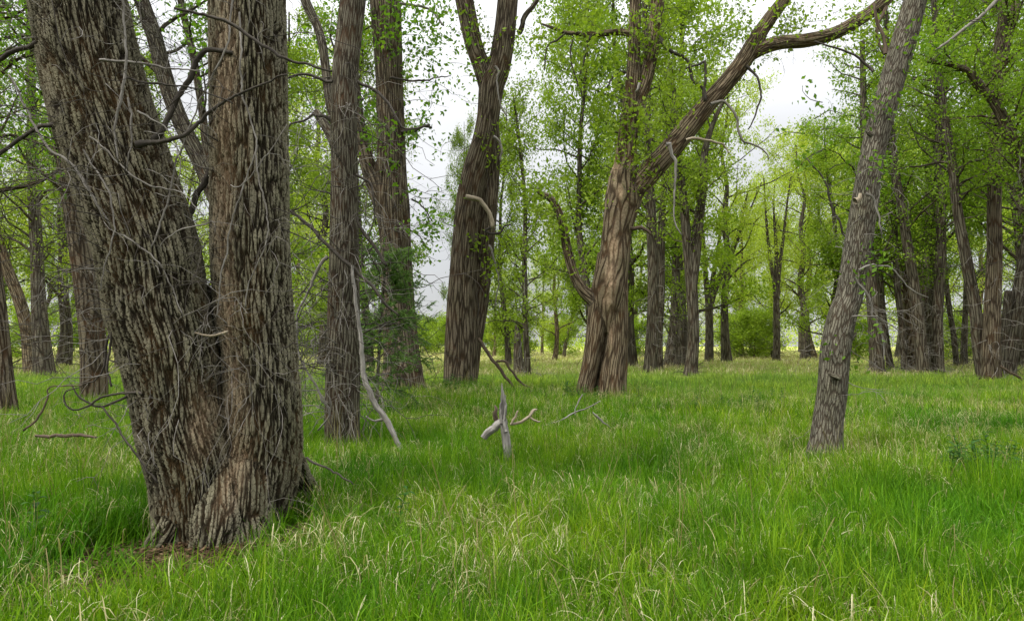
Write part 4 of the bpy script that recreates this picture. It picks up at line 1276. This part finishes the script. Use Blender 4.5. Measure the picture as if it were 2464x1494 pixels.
def far_trees():
    rng = random.Random(4)
    g1 = "trees lining the far edge of the meadow"
    # (u, Y, top v, kind, width, label)
    mid = [
        (-60, 40, -100, 1, 1.0, "leafy tree filling the picture corner beyond the dark split trunk"),
        (150, 46, 20, 0, 1.0, "airy tree with sky showing through, behind the pale furrowed trunk"),
        (300, 40, -60, 1, 1.0, "slender leafy tree whose crown shows beside the slanting limbs"),
        (430, 52, 260, 3, 1.0, "lower bright tree seen in the notch between the two great stems"),
        (700, 30, -80, 1, 1.0, "upright leafy tree beside the double cottonwood's dark edge"),
        (770, 44, 60, 0, 1.0, "broad leafy tree seen past the shaggy straight trunk"),
        (890, 40, -40, 1, 0.85, "leafy tree caught between the shaggy and the ridged trunks"),
        (1122, 40, 235, 1, 0.42, "narrow dark green crown peeking out beside the V-forked trunk"),
        (1225, 44, 190, 1, 0.75, "tall narrow tree in fresh leaf behind the V-forked trunk"),
        (1330, 60, 420, 3, 0.9, "low bright tree under the sky gap left of the broken giant"),
        (1430, 42, -150, 1, 0.8, "tall leafy column rising behind the broken giant's split trunk"),
        (1530, 44, -250, 4, 0.9, "dense high crown behind the broken giant's upright stems"),
        (1640, 46, -220, 1, 1.1, "high crown behind the long slanting limb"),
        (1735, 56, 120, 2, 0.8, "soft olive crown rising over the bare fan-branched tree"),
        (1990, 44, 250, 1, 1.0, "rounded tree at the glade's edge, its top clear against the sky"),
        (2180, 42, -200, 4, 1.0, "deep green high crown over the crowded clump of trunks"),
        (2520, 36, -200, 4, 1.0, "dense tree at the picture's edge behind the slanting grey trunk"),
        (2620, 50, -200, 4, 1.1, "dim tree at the end of the dense wood"),
        (1870, 72, 400, 0, 1.0, "pale green tree rising behind the three-pronged bare one"),
        (1790, 78, 420, 3, 1.0, "light green tree closing the glade behind the bare fan"),
        (1950, 66, 300, 2, 1.0, "tree with a clear stem where the glade meets the wood"),
    ]
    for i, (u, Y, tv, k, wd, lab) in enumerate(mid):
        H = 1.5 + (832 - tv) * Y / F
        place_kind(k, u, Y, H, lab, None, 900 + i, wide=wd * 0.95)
    # a looser band behind
    spots = []
    for i in range(46):
        u = -150 + i * 61 + rng.uniform(-25, 25)
        if 880 < u < 1170:
            continue
        Y = rng.uniform(72, 118)
        if u < 955:
            tv = rng.uniform(350, 560)
        elif u < 1300:
            tv = rng.uniform(520, 620)
        elif u < 1420:
            tv = rng.uniform(520, 600)
        elif u < 1750:
            tv = rng.uniform(300, 520)
        elif u < 1960:
            tv = rng.uniform(480, 600)
        else:
            tv = rng.uniform(220, 420)
        spots.append((u, Y, tv))
    marks = [(-60, "at the picture's edge past the split dark trunk"), (20, "beyond the split dark trunk"), (60, "beyond the reddish meadow trunk"), (130, "beyond the flared meadow trunk"),
             (230, "hidden by the pale furrowed trunk"), (300, "in the slit beside the leaning stem"), (400, "behind the leaning stem of the double cottonwood"), (490, "in the notch of the double cottonwood"),
             (600, "behind the upright stem of the double cottonwood"), (720, "beside the double cottonwood's dark edge"), (760, "in the gap before the shaggy trunk"), (830, "behind the shaggy trunk"), (880, "behind the juniper's tip"),
             (1190, "beside the V-forked trunk"), (1235, "behind the forked dead stick"), (1275, "behind the slim pale stem"), (1310, "right after the slim pale stem"), (1350, "under the giant's curved small limb"), (1400, "touching the giant's foot"),
             (1460, "behind the giant's split foot"), (1530, "between the giant and the shaggy-footed trunk"), (1570, "behind the shaggy-footed trunk"), (1620, "behind the green-skirted trunk"), (1690, "beside the grey forked trunk"),
             (1740, "behind the bare fan"), (1790, "at the mouth of the glade"), (1830, "in the middle of the glade"), (1870, "behind the three-pronged tree"), (1930, "where the glade meets the wood"), (1980, "before the leaning grey trunk"),
             (2040, "behind the leaning grey trunk"), (2090, "just past the leaning grey trunk"), (2130, "behind the outward-leaning slim trunk"), (2180, "behind the yellow-footed trunk"), (2215, "behind the crowded clump's thickest trunk"),
             (2260, "behind the mossy upright trunk"), (2290, "behind the thin curved trunk"), (2330, "beside the sinuous tall trunk"), (2390, "behind the bulky upright trunk"), (2440, "behind the slanting grey trunk"),
             (2480, "past the slanting grey trunk"), (2530, "at the dark end of the wood"), (2600, "beyond the dark end of the wood"), (2660, "far outside the dark end of the wood")]
    kinds_txt = ["far yellow-green spreading tree ", "far narrow-crowned green tree ", "far round-crowned tree with clear trunk ", "far pale green tree with warm brown trunk "]
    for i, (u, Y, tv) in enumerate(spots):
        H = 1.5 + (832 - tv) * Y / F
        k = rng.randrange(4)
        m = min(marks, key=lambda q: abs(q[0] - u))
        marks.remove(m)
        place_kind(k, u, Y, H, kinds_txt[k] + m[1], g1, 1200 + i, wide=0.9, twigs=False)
    g2 = "low bushes along the meadow edge"
    for i, (u, Y, h, lab) in enumerate([
        (1010, 100, 5.0, "low bush on the horizon under the open sky, near the juniper"), (1055, 112, 6.2, "round bush on the horizon in the widest sky gap"),
        (1090, 96, 5.5, "bush touching the V-forked trunk on the horizon"), (960, 90, 5.5, "bush seen past the ridged trunk on the horizon"),
        (1770, 72, 4.6, "dark bush at the mouth of the glade"), (1810, 70, 5.2, "fuller dark bush in the middle of the glade"), (1840, 74, 3.6, "small bush at the foot of the three-pronged tree"),
        (1190, 88, 4.5, "grey-green bush behind the forked dead stick"), (1240, 60, 4.2, "shaggy twiggy bush wrapped round a stump behind the slim pale stem"), (1350, 84, 4.5, "bush beside the broken giant's foot, beyond the field"),
        (60, 62, 4.5, "low grey bush beyond the straw meadow at the picture's edge"), (200, 66, 4.5, "low bush beyond the straw meadow behind the furrowed trunk"), (740, 70, 4.8, "bush beyond the meadow between double and shaggy trunks"),
        (880, 76, 5.0, "bush beyond the meadow behind the juniper"), (1530, 80, 4.6, "bush beyond the meadow right behind the giant's foot"), (1640, 86, 4.8, "bush beyond the meadow behind the forked grey trunk"),
        (2300, 56, 4.0, "shadowed bush deep in the dense wood clearing"), (2060, 64, 4.2, "bush behind the leaning grey trunk's foot")]):
        place_kind(0, u, Y, h, lab, g2, 1500 + i, wide=1.1, base=4.5, nm="bush", cat="bush", kinds=BUSH, twigs=False)


far_trees()


def woods_behind():
    """far-off wood that reads as one mass"""
    rng = np.random.default_rng(8)
    C = []
    for Y, n in ((135, 2600), (165, 2200)):
        u = rng.uniform(-500, 2950, n)
        x = (u - 1232) / F * Y
        top = 8 + 5 * np.sin(u * 0.013) + 3 * np.sin(u * 0.047 + 1)
        gap = np.exp(-((u - 1040) / 90) ** 2)
        top = top * (1 - gap) + 5.5 * gap
        z = rng.uniform(0, 1, n) ** 0.8 * top
        C.append(np.stack([x, Y + rng.normal(size=n) * 5, z], -1))
    C = np.vstack(C)
    me = leaves_mesh("woods", C, 9, 1.0, 0.5, rng, LEAF_FAR)
    o = link("woods", me)
    o["kind"] = "stuff"


woods_behind()


# ------------------------------------------------------------------ young juniper
def juniper():
    rng = np.random.default_rng(15)
    Y = 13.2
    root = thing("young_juniper", "young feathery juniper growing between the shaggy and the ridged trunks", "juniper", base_loc(912, Y))
    st, sr = px([(905, 1010, 10), (908, 930, 8), (915, 800, 7), (922, 700, 5), (930, 600, 2)], Y)
    tubes_obj("stem", [(st, sr)], root, BARK_FAR, sides=8, step=0.1)
    tubes, C, A = [], [], []
    for k in range(88):
        t = rng.uniform(0.16, 1.0)
        p = st[0] + (st[-1] - st[0]) * t
        a = rng.uniform(0, 2 * pi)
        L = (1.15 - 0.75 * t) * rng.uniform(0.5, 1.2)
        if rng.random() < 0.25:
            a = rng.normal(0.1, 0.4)
            L *= 1.25
        b = wander(rng, p, (cos(a), sin(a), 0.15), L, 7, 0.13, (0, 0, -0.01))
        tubes.append((b, np.linspace(0.010, 0.003, 8)))
        for m in range(9):
            q = rng.integers(2, 8)
            d = unit(b[q] - b[q - 1])
            tw = wander(rng, b[q], d + rng.normal(size=3) * 0.45 + np.array([0, 0, -0.1]), rng.uniform(0.12, 0.32), 5, 0.15, (0, 0, -0.05))
            tubes.append((tw, np.linspace(0.004, 0.002, 6)))
            for i in range(1, 6):
                n = 5
                base = np.repeat(tw[i - 1:i], n, 0) + (tw[i] - tw[i - 1]) * rng.random((n, 1))
                C.append(base)
                A.append(unit(unit(tw[i] - tw[i - 1]) + rng.normal(size=(n, 3)) * 0.55))
    tubes_obj("branches", tubes, root, BARK_FAR, sides=3, kind="stuff")
    C, A = np.vstack(C), np.vstack(A)
    n = len(C)
    ln = rng.uniform(0.04, 0.09, n)[:, None]
    w = unit(np.cross(A, rng.normal(size=(n, 3)))) * 0.008
    V = np.stack([C - w, C + w, C + A * ln + w * 0.3, C + A * ln - w * 0.3], 1).reshape(-1, 3)
    tint = np.repeat(np.clip(rng.normal(0.45, 0.25, n), 0, 1), 4)
    put("crown", mk_mesh("crown", V, np.arange(n * 4).reshape(-1, 4), None, {"tint": tint}, LEAF_JUN, smooth=False), root)


juniper()


# ------------------------------------------------------------------ dead wood on the grass
def stick(name, label, cat, Y, poly, mat, sides=8, group=None, forks=(), jitter=0.05, step=0.05, wob=0.006):
    u, v = poly[-1][0], poly[-1][1]
    root = thing(name, label, cat, base_loc(u, Y), group)
    branch(root, poly, Y, mat, sides=sides, name="stem", step=step, wob=wob)
    for f in forks:
        branch(root, f[0], Y + (f[1] if len(f) > 1 else 0), f[2] if len(f) > 2 else mat, sides=sides, name="side_branch", step=step, wob=wob)
    return root


def dead_wood():
    # pointed grey snag
    Y = 8.6
    root = thing("broken_stake", "pointed weathered grey snag sticking up out of the grass", "dead wood", base_loc(1222, Y))
    rng = np.random.default_rng(4)
    p, r = px([(1226, 1150, 26), (1221, 1090, 23), (1216, 1050, 20), (1210, 1010, 17), (1209, 985, 16), (1211, 960, 10), (1208, 935, 5), (1208, 922, 1.5)], Y)
    s = Soup(9)
    p, r = resample(p, r, 0.02)
    s.tube(p, r, sides=22, lobes=0.16, jitter=0.035)
    put("shaft", s.mesh("shaft", WOOD_GREY), root)
    branch(root, [(1216, 1040, 10), (1213, 990, 7), (1216, 958, 3), (1217, 950, 1)], Y - 0.07, WOOD_GREY, name="splinter", step=0.02)
    branch(root, [(1206, 1020, 8), (1203, 985, 6), (1204, 962, 2), (1205, 950, 1)], Y - 0.06, WOOD_GREY, name="splinter", step=0.02)
    stick("broken_log", "short pale log with flaking bark lying beside the pointed snag", "dead wood", 9.0,
          [(1165, 1053, 16), (1185, 1035, 19), (1200, 1022, 20), (1218, 1012, 17)], WOOD_GREY, sides=14, step=0.03,
          forks=[([(1200, 1020, 12), (1190, 1000, 11), (1193, 985, 8), (1190, 975, 4)], 0.05, WOOD_BROWN)])
    stick("forked_branch", "pale forked branch with orange broken ends behind the pointed snag", "dead branch", 9.0,
          [(1228, 1018, 6), (1245, 1016, 7), (1262, 1010, 7), (1276, 1002, 7), (1284, 990, 8), (1292, 985, 4)], WOOD_PALE, step=0.03,
          forks=[([(1276, 1004, 5), (1285, 1012, 5), (1300, 1014, 4)], -.02), ([(1228, 1018, 5), (1238, 1000, 6), (1246, 988, 4)], -.03)])
    stick("fallen_branch", "thin grey branch curving through the grass towards the broken giant", "dead branch", 11.5,
          [(1300, 1024, 2), (1345, 1014, 3), (1380, 998, 4), (1410, 984, 3), (1445, 964, 2)], WOOD_GREY, step=0.05,
          forks=[([(1383, 998, 2.5), (1386, 978, 2.5), (1394, 960, 4), (1402, 948, 2)], -.05)])
    stick("fallen_stick", "short grey stick lying aslant in front of the broken giant", "stick", 10.8,
          [(1426, 992, 3), (1438, 1001, 6), (1450, 1009, 5), (1462, 1022, 3), (1468, 1028, 2)], WOOD_GREY, step=0.04)
    stick("leaning_limb", "long bare dead limb slanting from the shaggy trunk down into grass", "dead limb", 8.9,
          [(848, 640, 7), (852, 690, 8), (858, 760, 9), (868, 830, 11), (880, 905, 13), (900, 960, 14), (930, 1010, 14), (950, 1045, 13), (966, 1078, 12), (972, 1110, 8)], WOOD_GREY, sides=10, step=0.05,
          forks=[([(925, 1005, 8), (905, 1010, 5), (880, 1000, 3)], .05)])
    stick("fallen_stick", "brown rotting stick lying level in the grass by the double cottonwood", "stick", 8.0,
          [(84, 1046, 6), (110, 1047, 8), (150, 1046, 9), (190, 1047, 8), (232, 1052, 5)], WOOD_BROWN, step=0.04)
    stick("fallen_pole", "orange-brown broken pole propped at the foot of the bulky trunk", "dead branch", 25.0,
          [(2405, 880, 5), (2425, 892, 6), (2445, 903, 6), (2470, 918, 8)], WOOD_BROWN, step=0.1)
    stick("dead_branch", "crooked bare branch hanging down high in the dense wood", "dead branch", 14.0,
          [(2420, -20, 10), (2390, 10, 9), (2340, 55, 8), (2290, 95, 7), (2252, 122, 5)], TWIG_GREY, step=0.08)
    stick("curled_stalk", "thick curled dry stalk lying low in the grass, closest to the viewer", "dry stalk", 3.65,
          [(1046, 1452, 9), (1060, 1462, 12), (1080, 1471, 13), (1105, 1472, 13), (1135, 1466, 12), (1150, 1464, 10)], WOOD_PALE, step=0.02, wob=0.002)
    stick("fallen_twig", "dark twig slanting down from the double cottonwood's flared root", "twig", 5.0,
          [(735, 1098, 6), (760, 1110, 5), (800, 1128, 5), (850, 1165, 3)], TWIG_DARK, step=0.03)
    stick("stump", "squat shaggy stump beside the slim pale stem", "stump", 34.0,
          [(1248, 915, 34), (1250, 890, 28), (1248, 860, 24), (1246, 820, 18), (1244, 780, 8)], BARK_FAR, sides=12, step=0.2)


dead_wood()


# ------------------------------------------------------------------ weeds
def weeds():
    rng = np.random.default_rng(33)
    # one broad-leaved weed : stem and leaves
    def weed_meshes(seed, h, nl, ls, wid):
        r = np.random.default_rng(seed)
        s = Soup(seed)
        st = wander(r, (0, 0, 0), (0.05, 0.05, 1), h, 6, 0.08)
        s.tube(st, np.linspace(0.006, 0.002, 7), sides=5)
        V, Q, T = [], [], []
        nv = 0
        for k in range(nl):
            t = 0.15 + 0.85 * k / nl
            i = min(int(t * 6), 5)
            p = st[i] + (st[i + 1] - st[i]) * (t * 6 - i)
            a = k * 2.4 + r.uniform(-.4, .4)
            L = ls * (1.15 - 0.6 * t) * r.uniform(.8, 1.2)
            el = r.uniform(0.2, 0.9)
            d = np.array([cos(a), sin(a), el])
            d /= np.linalg.norm(d)
            side = np.array([-sin(a), cos(a), 0])
            m = 5
            for j in range(m + 1):
                f = j / m
                c = p + d * L * f + np.array([0, 0, -0.45 * L * f * f])
                w = wid * L * sin(pi * min(0.98, f * 0.9 + 0.08)) * 0.5
                V += [c - side * w + np.array([0, 0, w * .3]), c, c + side * w + np.array([0, 0, w * .3])]
            for j in range(m):
                b = nv + j * 3
                Q += [[b, b + 1, b + 4, b + 3], [b + 1, b + 2, b + 5, b + 4]]
            nv += (m + 1) * 3
            T += [r.uniform(.1, .9)] * ((m + 1) * 3)
        return s.mesh("stem", LEAF_WEED, lambda v: {"tint": np.full(len(v), .5)}), mk_mesh("leaves", np.array(V), np.array(Q), None, {"tint": np.array(T)}, LEAF_WEED)
    kinds = [weed_meshes(1, 0.42, 16, 0.14, 0.42), weed_meshes(2, 0.34, 20, 0.10, 0.5), weed_meshes(3, 0.5, 18, 0.16, 0.35)]
    spots = [(110, 1345, 0, 1.15, "blue-green broad-leaved weed in the grass corner by the cottonwood root", None),
             (955, 1290, 2, 0.8, "bright floppy-leaved weed among dry straw in front of the cottonwood", None),
             (195, 1165, 0, 0.6, "small weed standing in grass beyond the cottonwood's lower branch", None)]
    groups = [("dark leafy weeds in the shaded patch of grass", [(2240 + rng.uniform(-1, 1) * 90, 1150 + rng.uniform(-1, 1) * 40) for _ in range(0)], 1),
              ("dark leafy weeds in the shaded patch of grass", [(2335 + rng.normal() * 45, 1165 + rng.normal() * 22) for _ in range(34)], 1),
              ("leafy weeds round the V-forked trunk", [(1100 + rng.normal() * 45, 968 + rng.uniform(-4, 10)) for _ in range(22)], 1),
              ("leafy weeds round the broken giant's foot", [(1400 + rng.normal() * 45, 972 + rng.uniform(-8, 8)) for _ in range(26)], 1),
              ("leafy weeds on the darker ground past the giant", [(1780 + rng.normal() * 50, 990 + rng.uniform(-14, 14)) for _ in range(16)], 1)]
    def put_weed(u, v, k, s, lab, grp):
        Yd = CAM_Z * F / (v - 832.0)
        x, y, z = base_loc(u, Yd)
        root = thing("leafy_weed", lab, "weed", (x, y, z), grp)
        root.scale = (s, s, s)
        root.rotation_euler = (0, 0, random.Random(int(u * v)).uniform(0, 6.28))
        link("stem", kinds[k][0], root)
        link("leaves", kinds[k][1], root)
    for u, v, k, s, lab, grp in spots:
        put_weed(u, v, k, s, lab, grp)
    for g, pts, k in groups:
        lab = {"dark leafy weeds in the shaded patch of grass": "dark leafy weed in the shaded patch by the leaning trunk",
               "leafy weeds round the V-forked trunk": "leafy weed at the foot of the V-forked trunk",
               "leafy weeds round the broken giant's foot": "leafy weed at the foot of the broken giant",
               "leafy weeds on the darker ground past the giant": "low weed on the darker ground past the broken giant"}[g]
        for (u, v) in pts:
            put_weed(u, v, int(rng.integers(0, 2)), rng.uniform(0.9, 1.3), lab, g)


weeds()


# ------------------------------------------------------------------ grass (one green mass, one of dry straw)
def blade_set(rng, n, radius, h, hv, w, lean, curl, kink=0.0, segs=5, tmin=0.0, tmax=1.0):
    a = rng.uniform(0, 2 * pi, n)
    r = radius * np.sqrt(rng.random(n))
    base = np.stack([np.cos(a) * r, np.sin(a) * r, np.full(n, -0.03)], -1)
    H = h * (1 + hv * rng.uniform(-1, 1, n))
    da = rng.uniform(0, 2 * pi, n)
    d = np.stack([np.cos(da), np.sin(da), np.zeros(n)], -1)
    tilt = rng.normal(0, lean, n)
    cu = np.abs(rng.normal(0, curl, n)) + curl * 0.3
    fa = da + pi / 2 + rng.normal(0, 0.5, n)
    fw = np.stack([np.cos(fa), np.sin(fa), np.zeros(n)], -1)
    kk = np.where(rng.random(n) < kink, rng.uniform(1.2, 2.6, n), 0)
    kt = rng.uniform(0.35, 0.85, n)
    V = []
    pos = base.copy()
    for j in range(segs + 1):
        t = j / segs
        ang = tilt + cu * t * t * 1.6 + kk * (t > kt)
        if j:
            pos = pos + (d * np.sin(ang)[:, None] + np.array([0, 0, 1.0]) * np.cos(ang)[:, None]) * (H / segs)[:, None]
            pos[:, 2] = np.maximum(pos[:, 2], 0.01)
        ww = (w * rng.uniform(0.9, 1.1, n) * (1 - t ** 1.8) + 0.0004)[:, None] * 0.5
        V.append(pos - fw * ww)
        V.append(pos + fw * ww)
    V = np.stack(V, 1)
    m = (segs + 1) * 2
    q = []
    for j in range(segs):
        q.append([j * 2, j * 2 + 1, j * 2 + 3, j * 2 + 2])
    Q = (np.arange(n)[:, None, None] * m + np.array(q)[None]).reshape(-1, 4)
    tint = rng.uniform(tmin, tmax, n)
    tt = np.repeat(tint[:, None], m, 1)
    return V.reshape(-1, 3), Q, tt.reshape(-1)


def tuft(name, rng, sets, mat):
    V, Q, T, n = [], [], [], 0
    for kw in sets:
        v, q, t = blade_set(rng, **kw)
        V.append(v)
        Q.append(q + n)
        T.append(t)
        n += len(v)
    o = bpy.data.objects.new(name, mk_mesh(name, np.vstack(V), np.vstack(Q), None, {"tint": np.concatenate(T)}, mat))
    return o


def scatter(name, pts, rot, scl, idx, objs, label=None):
    me = bpy.data.meshes.new(name)
    me.vertices.add(len(pts))
    me.vertices.foreach_set("co", np.ascontiguousarray(pts, np.float32).ravel())
    for k, a in (("rot", rot), ("scl", scl)):
        at = me.attributes.new(k, 'FLOAT_VECTOR', 'POINT')
        at.data.foreach_set("vector", np.ascontiguousarray(a, np.float32).ravel())
    at = me.attributes.new("idx", 'INT', 'POINT')
    at.data.foreach_set("value", np.ascontiguousarray(idx, np.int32))
    me.update()
    o = link(name, me)
    o["kind"] = "stuff"
    col = bpy.data.collections.new(name + "_tufts")
    for i, t in enumerate(objs):
        t.name = "%s_tuft_%02d" % (name, i)
        col.objects.link(t)
    ng = bpy.data.node_groups.new(name, 'GeometryNodeTree')
    ng.interface.new_socket("Geometry", in_out='INPUT', socket_type='NodeSocketGeometry')
    ng.interface.new_socket("Geometry", in_out='OUTPUT', socket_type='NodeSocketGeometry')
    n, l = ng.nodes, ng.links
    gi, go = n.new("NodeGroupInput"), n.new("NodeGroupOutput")
    ci = n.new("GeometryNodeCollectionInfo")
    ci.inputs["Collection"].default_value = col
    ci.inputs["Separate Children"].default_value = True
    ci.inputs["Reset Children"].default_value = True
    iop = n.new("GeometryNodeInstanceOnPoints")
    iop.inputs["Pick Instance"].default_value = True
    def na(nm, t):
        a = n.new("GeometryNodeInputNamedAttribute")
        a.data_type = t
        a.inputs["Name"].default_value = nm
        return a.outputs["Attribute"]
    l.new(gi.outputs[0], iop.inputs["Points"])
    l.new(ci.outputs[0], iop.inputs["Instance"])
    l.new(na("idx", 'INT'), iop.inputs["Instance Index"])
    l.new(na("rot", 'FLOAT_VECTOR'), iop.inputs["Rotation"])
    l.new(na("scl", 'FLOAT_VECTOR'), iop.inputs["Scale"])
    l.new(iop.outputs[0], go.inputs[0])
    md = o.modifiers.new("scatter", 'NODES')
    md.node_group = ng
    return o


def field(x, y, s, ph):
    """soft patchiness 0..1"""
    return 0.5 + 0.25 * np.sin(x * s + ph) * np.cos(y * s * 1.3 + ph * 2) + 0.25 * np.sin((x * 0.7 + y * 0.9) * s * 2.1 + ph * 3)


def wedge(rng, y0, y1, dens, margin=1.6):
    A = 0.5 * (y1 * y1 - y0 * y0) * 2 * 0.80 + 2 * margin * (y1 - y0)
    n = int(A * dens)
    y = np.sqrt(rng.uniform(y0 ** 2, y1 ** 2, n))
    x = rng.uniform(-1, 1, n) * (0.80 * y + margin)
    return x, y


def grass():
    rng = np.random.default_rng(99)
    greens, straws = [], []
    for i in range(8):
        greens.append(tuft("g", rng, [dict(n=34, radius=0.11, h=0.33, hv=0.35, w=0.0062, lean=0.22, curl=0.5, tmax=0.9),
                                      dict(n=12, radius=0.12, h=0.20, hv=0.4, w=0.008, lean=0.4, curl=0.9, tmax=0.8)], GRASS))
    for i in range(2):   # broad lush blades
        greens.append(tuft("g", rng, [dict(n=16, radius=0.10, h=0.40, hv=0.25, w=0.0115, lean=0.18, curl=0.55, tmin=0.2, tmax=0.8),
                                      dict(n=20, radius=0.11, h=0.28, hv=0.4, w=0.006, lean=0.3, curl=0.7)], GRASS))
    for i in range(3):   # coarse tufts for the distance
        greens.append(tuft("g", rng, [dict(n=60, radius=0.42, h=0.34, hv=0.4, w=0.024, lean=0.3, curl=0.6, segs=3)], GRASS))
    for i in range(6):
        straws.append(tuft("s", rng, [dict(n=3, radius=0.10, h=0.42, hv=0.3, w=0.0038, lean=0.3, curl=1.3, kink=1.0, segs=10),
                                      dict(n=8, radius=0.14, h=0.42, hv=0.35, w=0.0046, lean=0.5, curl=2.2, kink=1.0, segs=12)], STRAW))
    straws.append(tuft("s", rng, [dict(n=3, radius=0.05, h=0.75, hv=0.2, w=0.004, lean=0.12, curl=0.25, kink=0.2, segs=8),
                                  dict(n=8, radius=0.12, h=0.4, hv=0.4, w=0.005, lean=0.8, curl=1.8, kink=0.7, segs=8)], STRAW))
    for i in range(2):
        straws.append(tuft("s", rng, [dict(n=30, radius=0.42, h=0.42, hv=0.4, w=0.017, lean=0.35, curl=1.0, kink=0.5, segs=5)], STRAW))
    P, R, S, I = [], [], [], []
    Ps, Rs, Ss, Is = [], [], [], []
    duff = W(330, 1372, 4.55)
    for (y0, y1, dens, far) in ((1.9, 6.5, 120, 0), (6.5, 12, 80, 0), (12, 20, 34, 0), (12, 30, 4.5, 1), (30, 60, 2.4, 1), (60, 150, 0.75, 1)):
        x, y = wedge(rng, y0, y1, dens)
        pf = field(x, y, 0.9, 1.3)
        q = rng.random(len(x)) < 0.62 + 0.5 * pf
        dd = ((x - duff[0] - 0.1) / 0.75) ** 2 + ((y - 4.45) / 0.55) ** 2
        q &= ~((dd < 1) & (rng.random(len(x)) < 0.86))
        db = ((x + 2.15) / 0.62) ** 2 + ((y - 5.1) / 0.62) ** 2
        q &= ~((db < 1.15) & (rng.random(len(x)) < 0.8))
        x, y, pf = x[q], y[q], pf[q]
        n = len(x)
        P.append(np.stack([x, y, ground_z(x, y)], -1))
        hs = (0.72 + 0.5 * pf) * rng.uniform(0.7, 1.25, n) * (0.85 if far else 1.0)
        near_root = np.exp(-(((x + 2.1) / 1.0) ** 2 + ((y - 4.5) / 0.75) ** 2))
        hs *= 1 + 0.16 * np.sin(x * 5.3 + 2 * np.sin(y * 3.1)) * np.cos(y * 4.7)
        hs *= 1 - 0.62 * near_root
        hs = np.where(y > 45, hs * 0.75, hs)
        ws = rng.uniform(0.85, 1.2, n) * (np.clip(y / 40, 1, 2.4) if far else 1.0)
        S.append(np.stack([ws, ws, hs], -1))
        wind = 0.12 + 0.12 * np.sin(x * 0.7 + y * 0.4)
        R.append(np.stack([rng.normal(0, 0.10, n), wind + rng.normal(0, 0.12, n), rng.uniform(0, 6.28, n)], -1))
        # the wind leans tufts one way: turn about z is baked before the lean
        idx = rng.integers(10, 13, n) if far else np.where(rng.random(n) < 0.16, rng.integers(8, 10, n), rng.integers(0, 8, n))
        I.append(idx)
        # straw
        fs = {120: 0.34, 80: 0.55, 34: 0.9, 4.5: 0.0, 2.4: 0.5, 0.75: 1.2}[dens]
        sf = field(x, y, 1.1, 4.2) * 0.55 + 0.45 * field(x, y, 0.35, 2.0)
        sf = sf * (1 - 0.8 * near_root)
        m = rng.random(n) < fs * np.clip((sf - 0.18) * 2.2, 0.08, 1.6)
        xs, ys = x[m] + rng.normal(0, 0.05, m.sum()), y[m] + rng.normal(0, 0.05, m.sum())
        k = len(xs)
        Ps.append(np.stack([xs, ys, ground_z(xs, ys)], -1))
        Rs.append(np.stack([rng.normal(0, 0.12, k), 0.1 + rng.normal(0, 0.15, k), rng.uniform(0, 6.28, k)], -1))
        sc = rng.uniform(0.9, 1.5, k)
        wz = np.clip(ys / 9.0, 1, 2.0) if not far else np.clip(ys / 40, 1, 2.4)
        Ss.append(np.stack([sc * (wz if far else 1), sc * (wz if far else 1), sc], -1))
        Is.append(rng.integers(7, 9, k) if far else np.where(rng.random(k) < 0.06, 6, rng.integers(0, 6, k)))
    scatter("grass", np.vstack(P), np.vstack(R), np.vstack(S), np.concatenate(I), greens)
    scatter("dry_grass", np.vstack(Ps), np.vstack(Rs), np.vstack(Ss), np.concatenate(Is), straws)
    # fallen leaves, bark crumbs at the foot of the double tree
    n = 6000
    c = np.stack([duff[0] + 0.15 + rng.normal(0, 0.5, n), 4.5 + rng.normal(0, 0.32, n), np.zeros(n)], -1)
    c[:, 2] = ground_z(c[:, 0], c[:, 1]) + rng.uniform(0.005, 0.04, n)
    c2 = np.stack([rng.uniform(-4, 4, 5000), rng.uniform(2.2, 7, 5000), np.zeros(5000)], -1)
    c2[:, 2] = ground_z(c2[:, 0], c2[:, 1]) + rng.uniform(0.0, 0.03, 5000)
    C = np.vstack([c, c2])
    N = len(C)
    a = rng.uniform(0, 6.28, N)
    ax = np.stack([np.cos(a), np.sin(a), rng.normal(0, .2, N)], -1)
    w = np.stack([-np.sin(a), np.cos(a), rng.normal(0, .3, N)], -1)
    sz = rng.uniform(0.008, 0.03, N)[:, None]
    V = np.stack([C - ax * sz, C + w * sz * .45, C + ax * sz, C - w * sz * .45], 1).reshape(-1, 3)
    o = link("leaf_litter", mk_mesh("leaf_litter", V, np.arange(N * 4).reshape(-1, 4), None, {"tint": np.repeat(rng.random(N), 4)}, LEAF_BROWN, smooth=False))
    o["kind"] = "stuff"


grass()
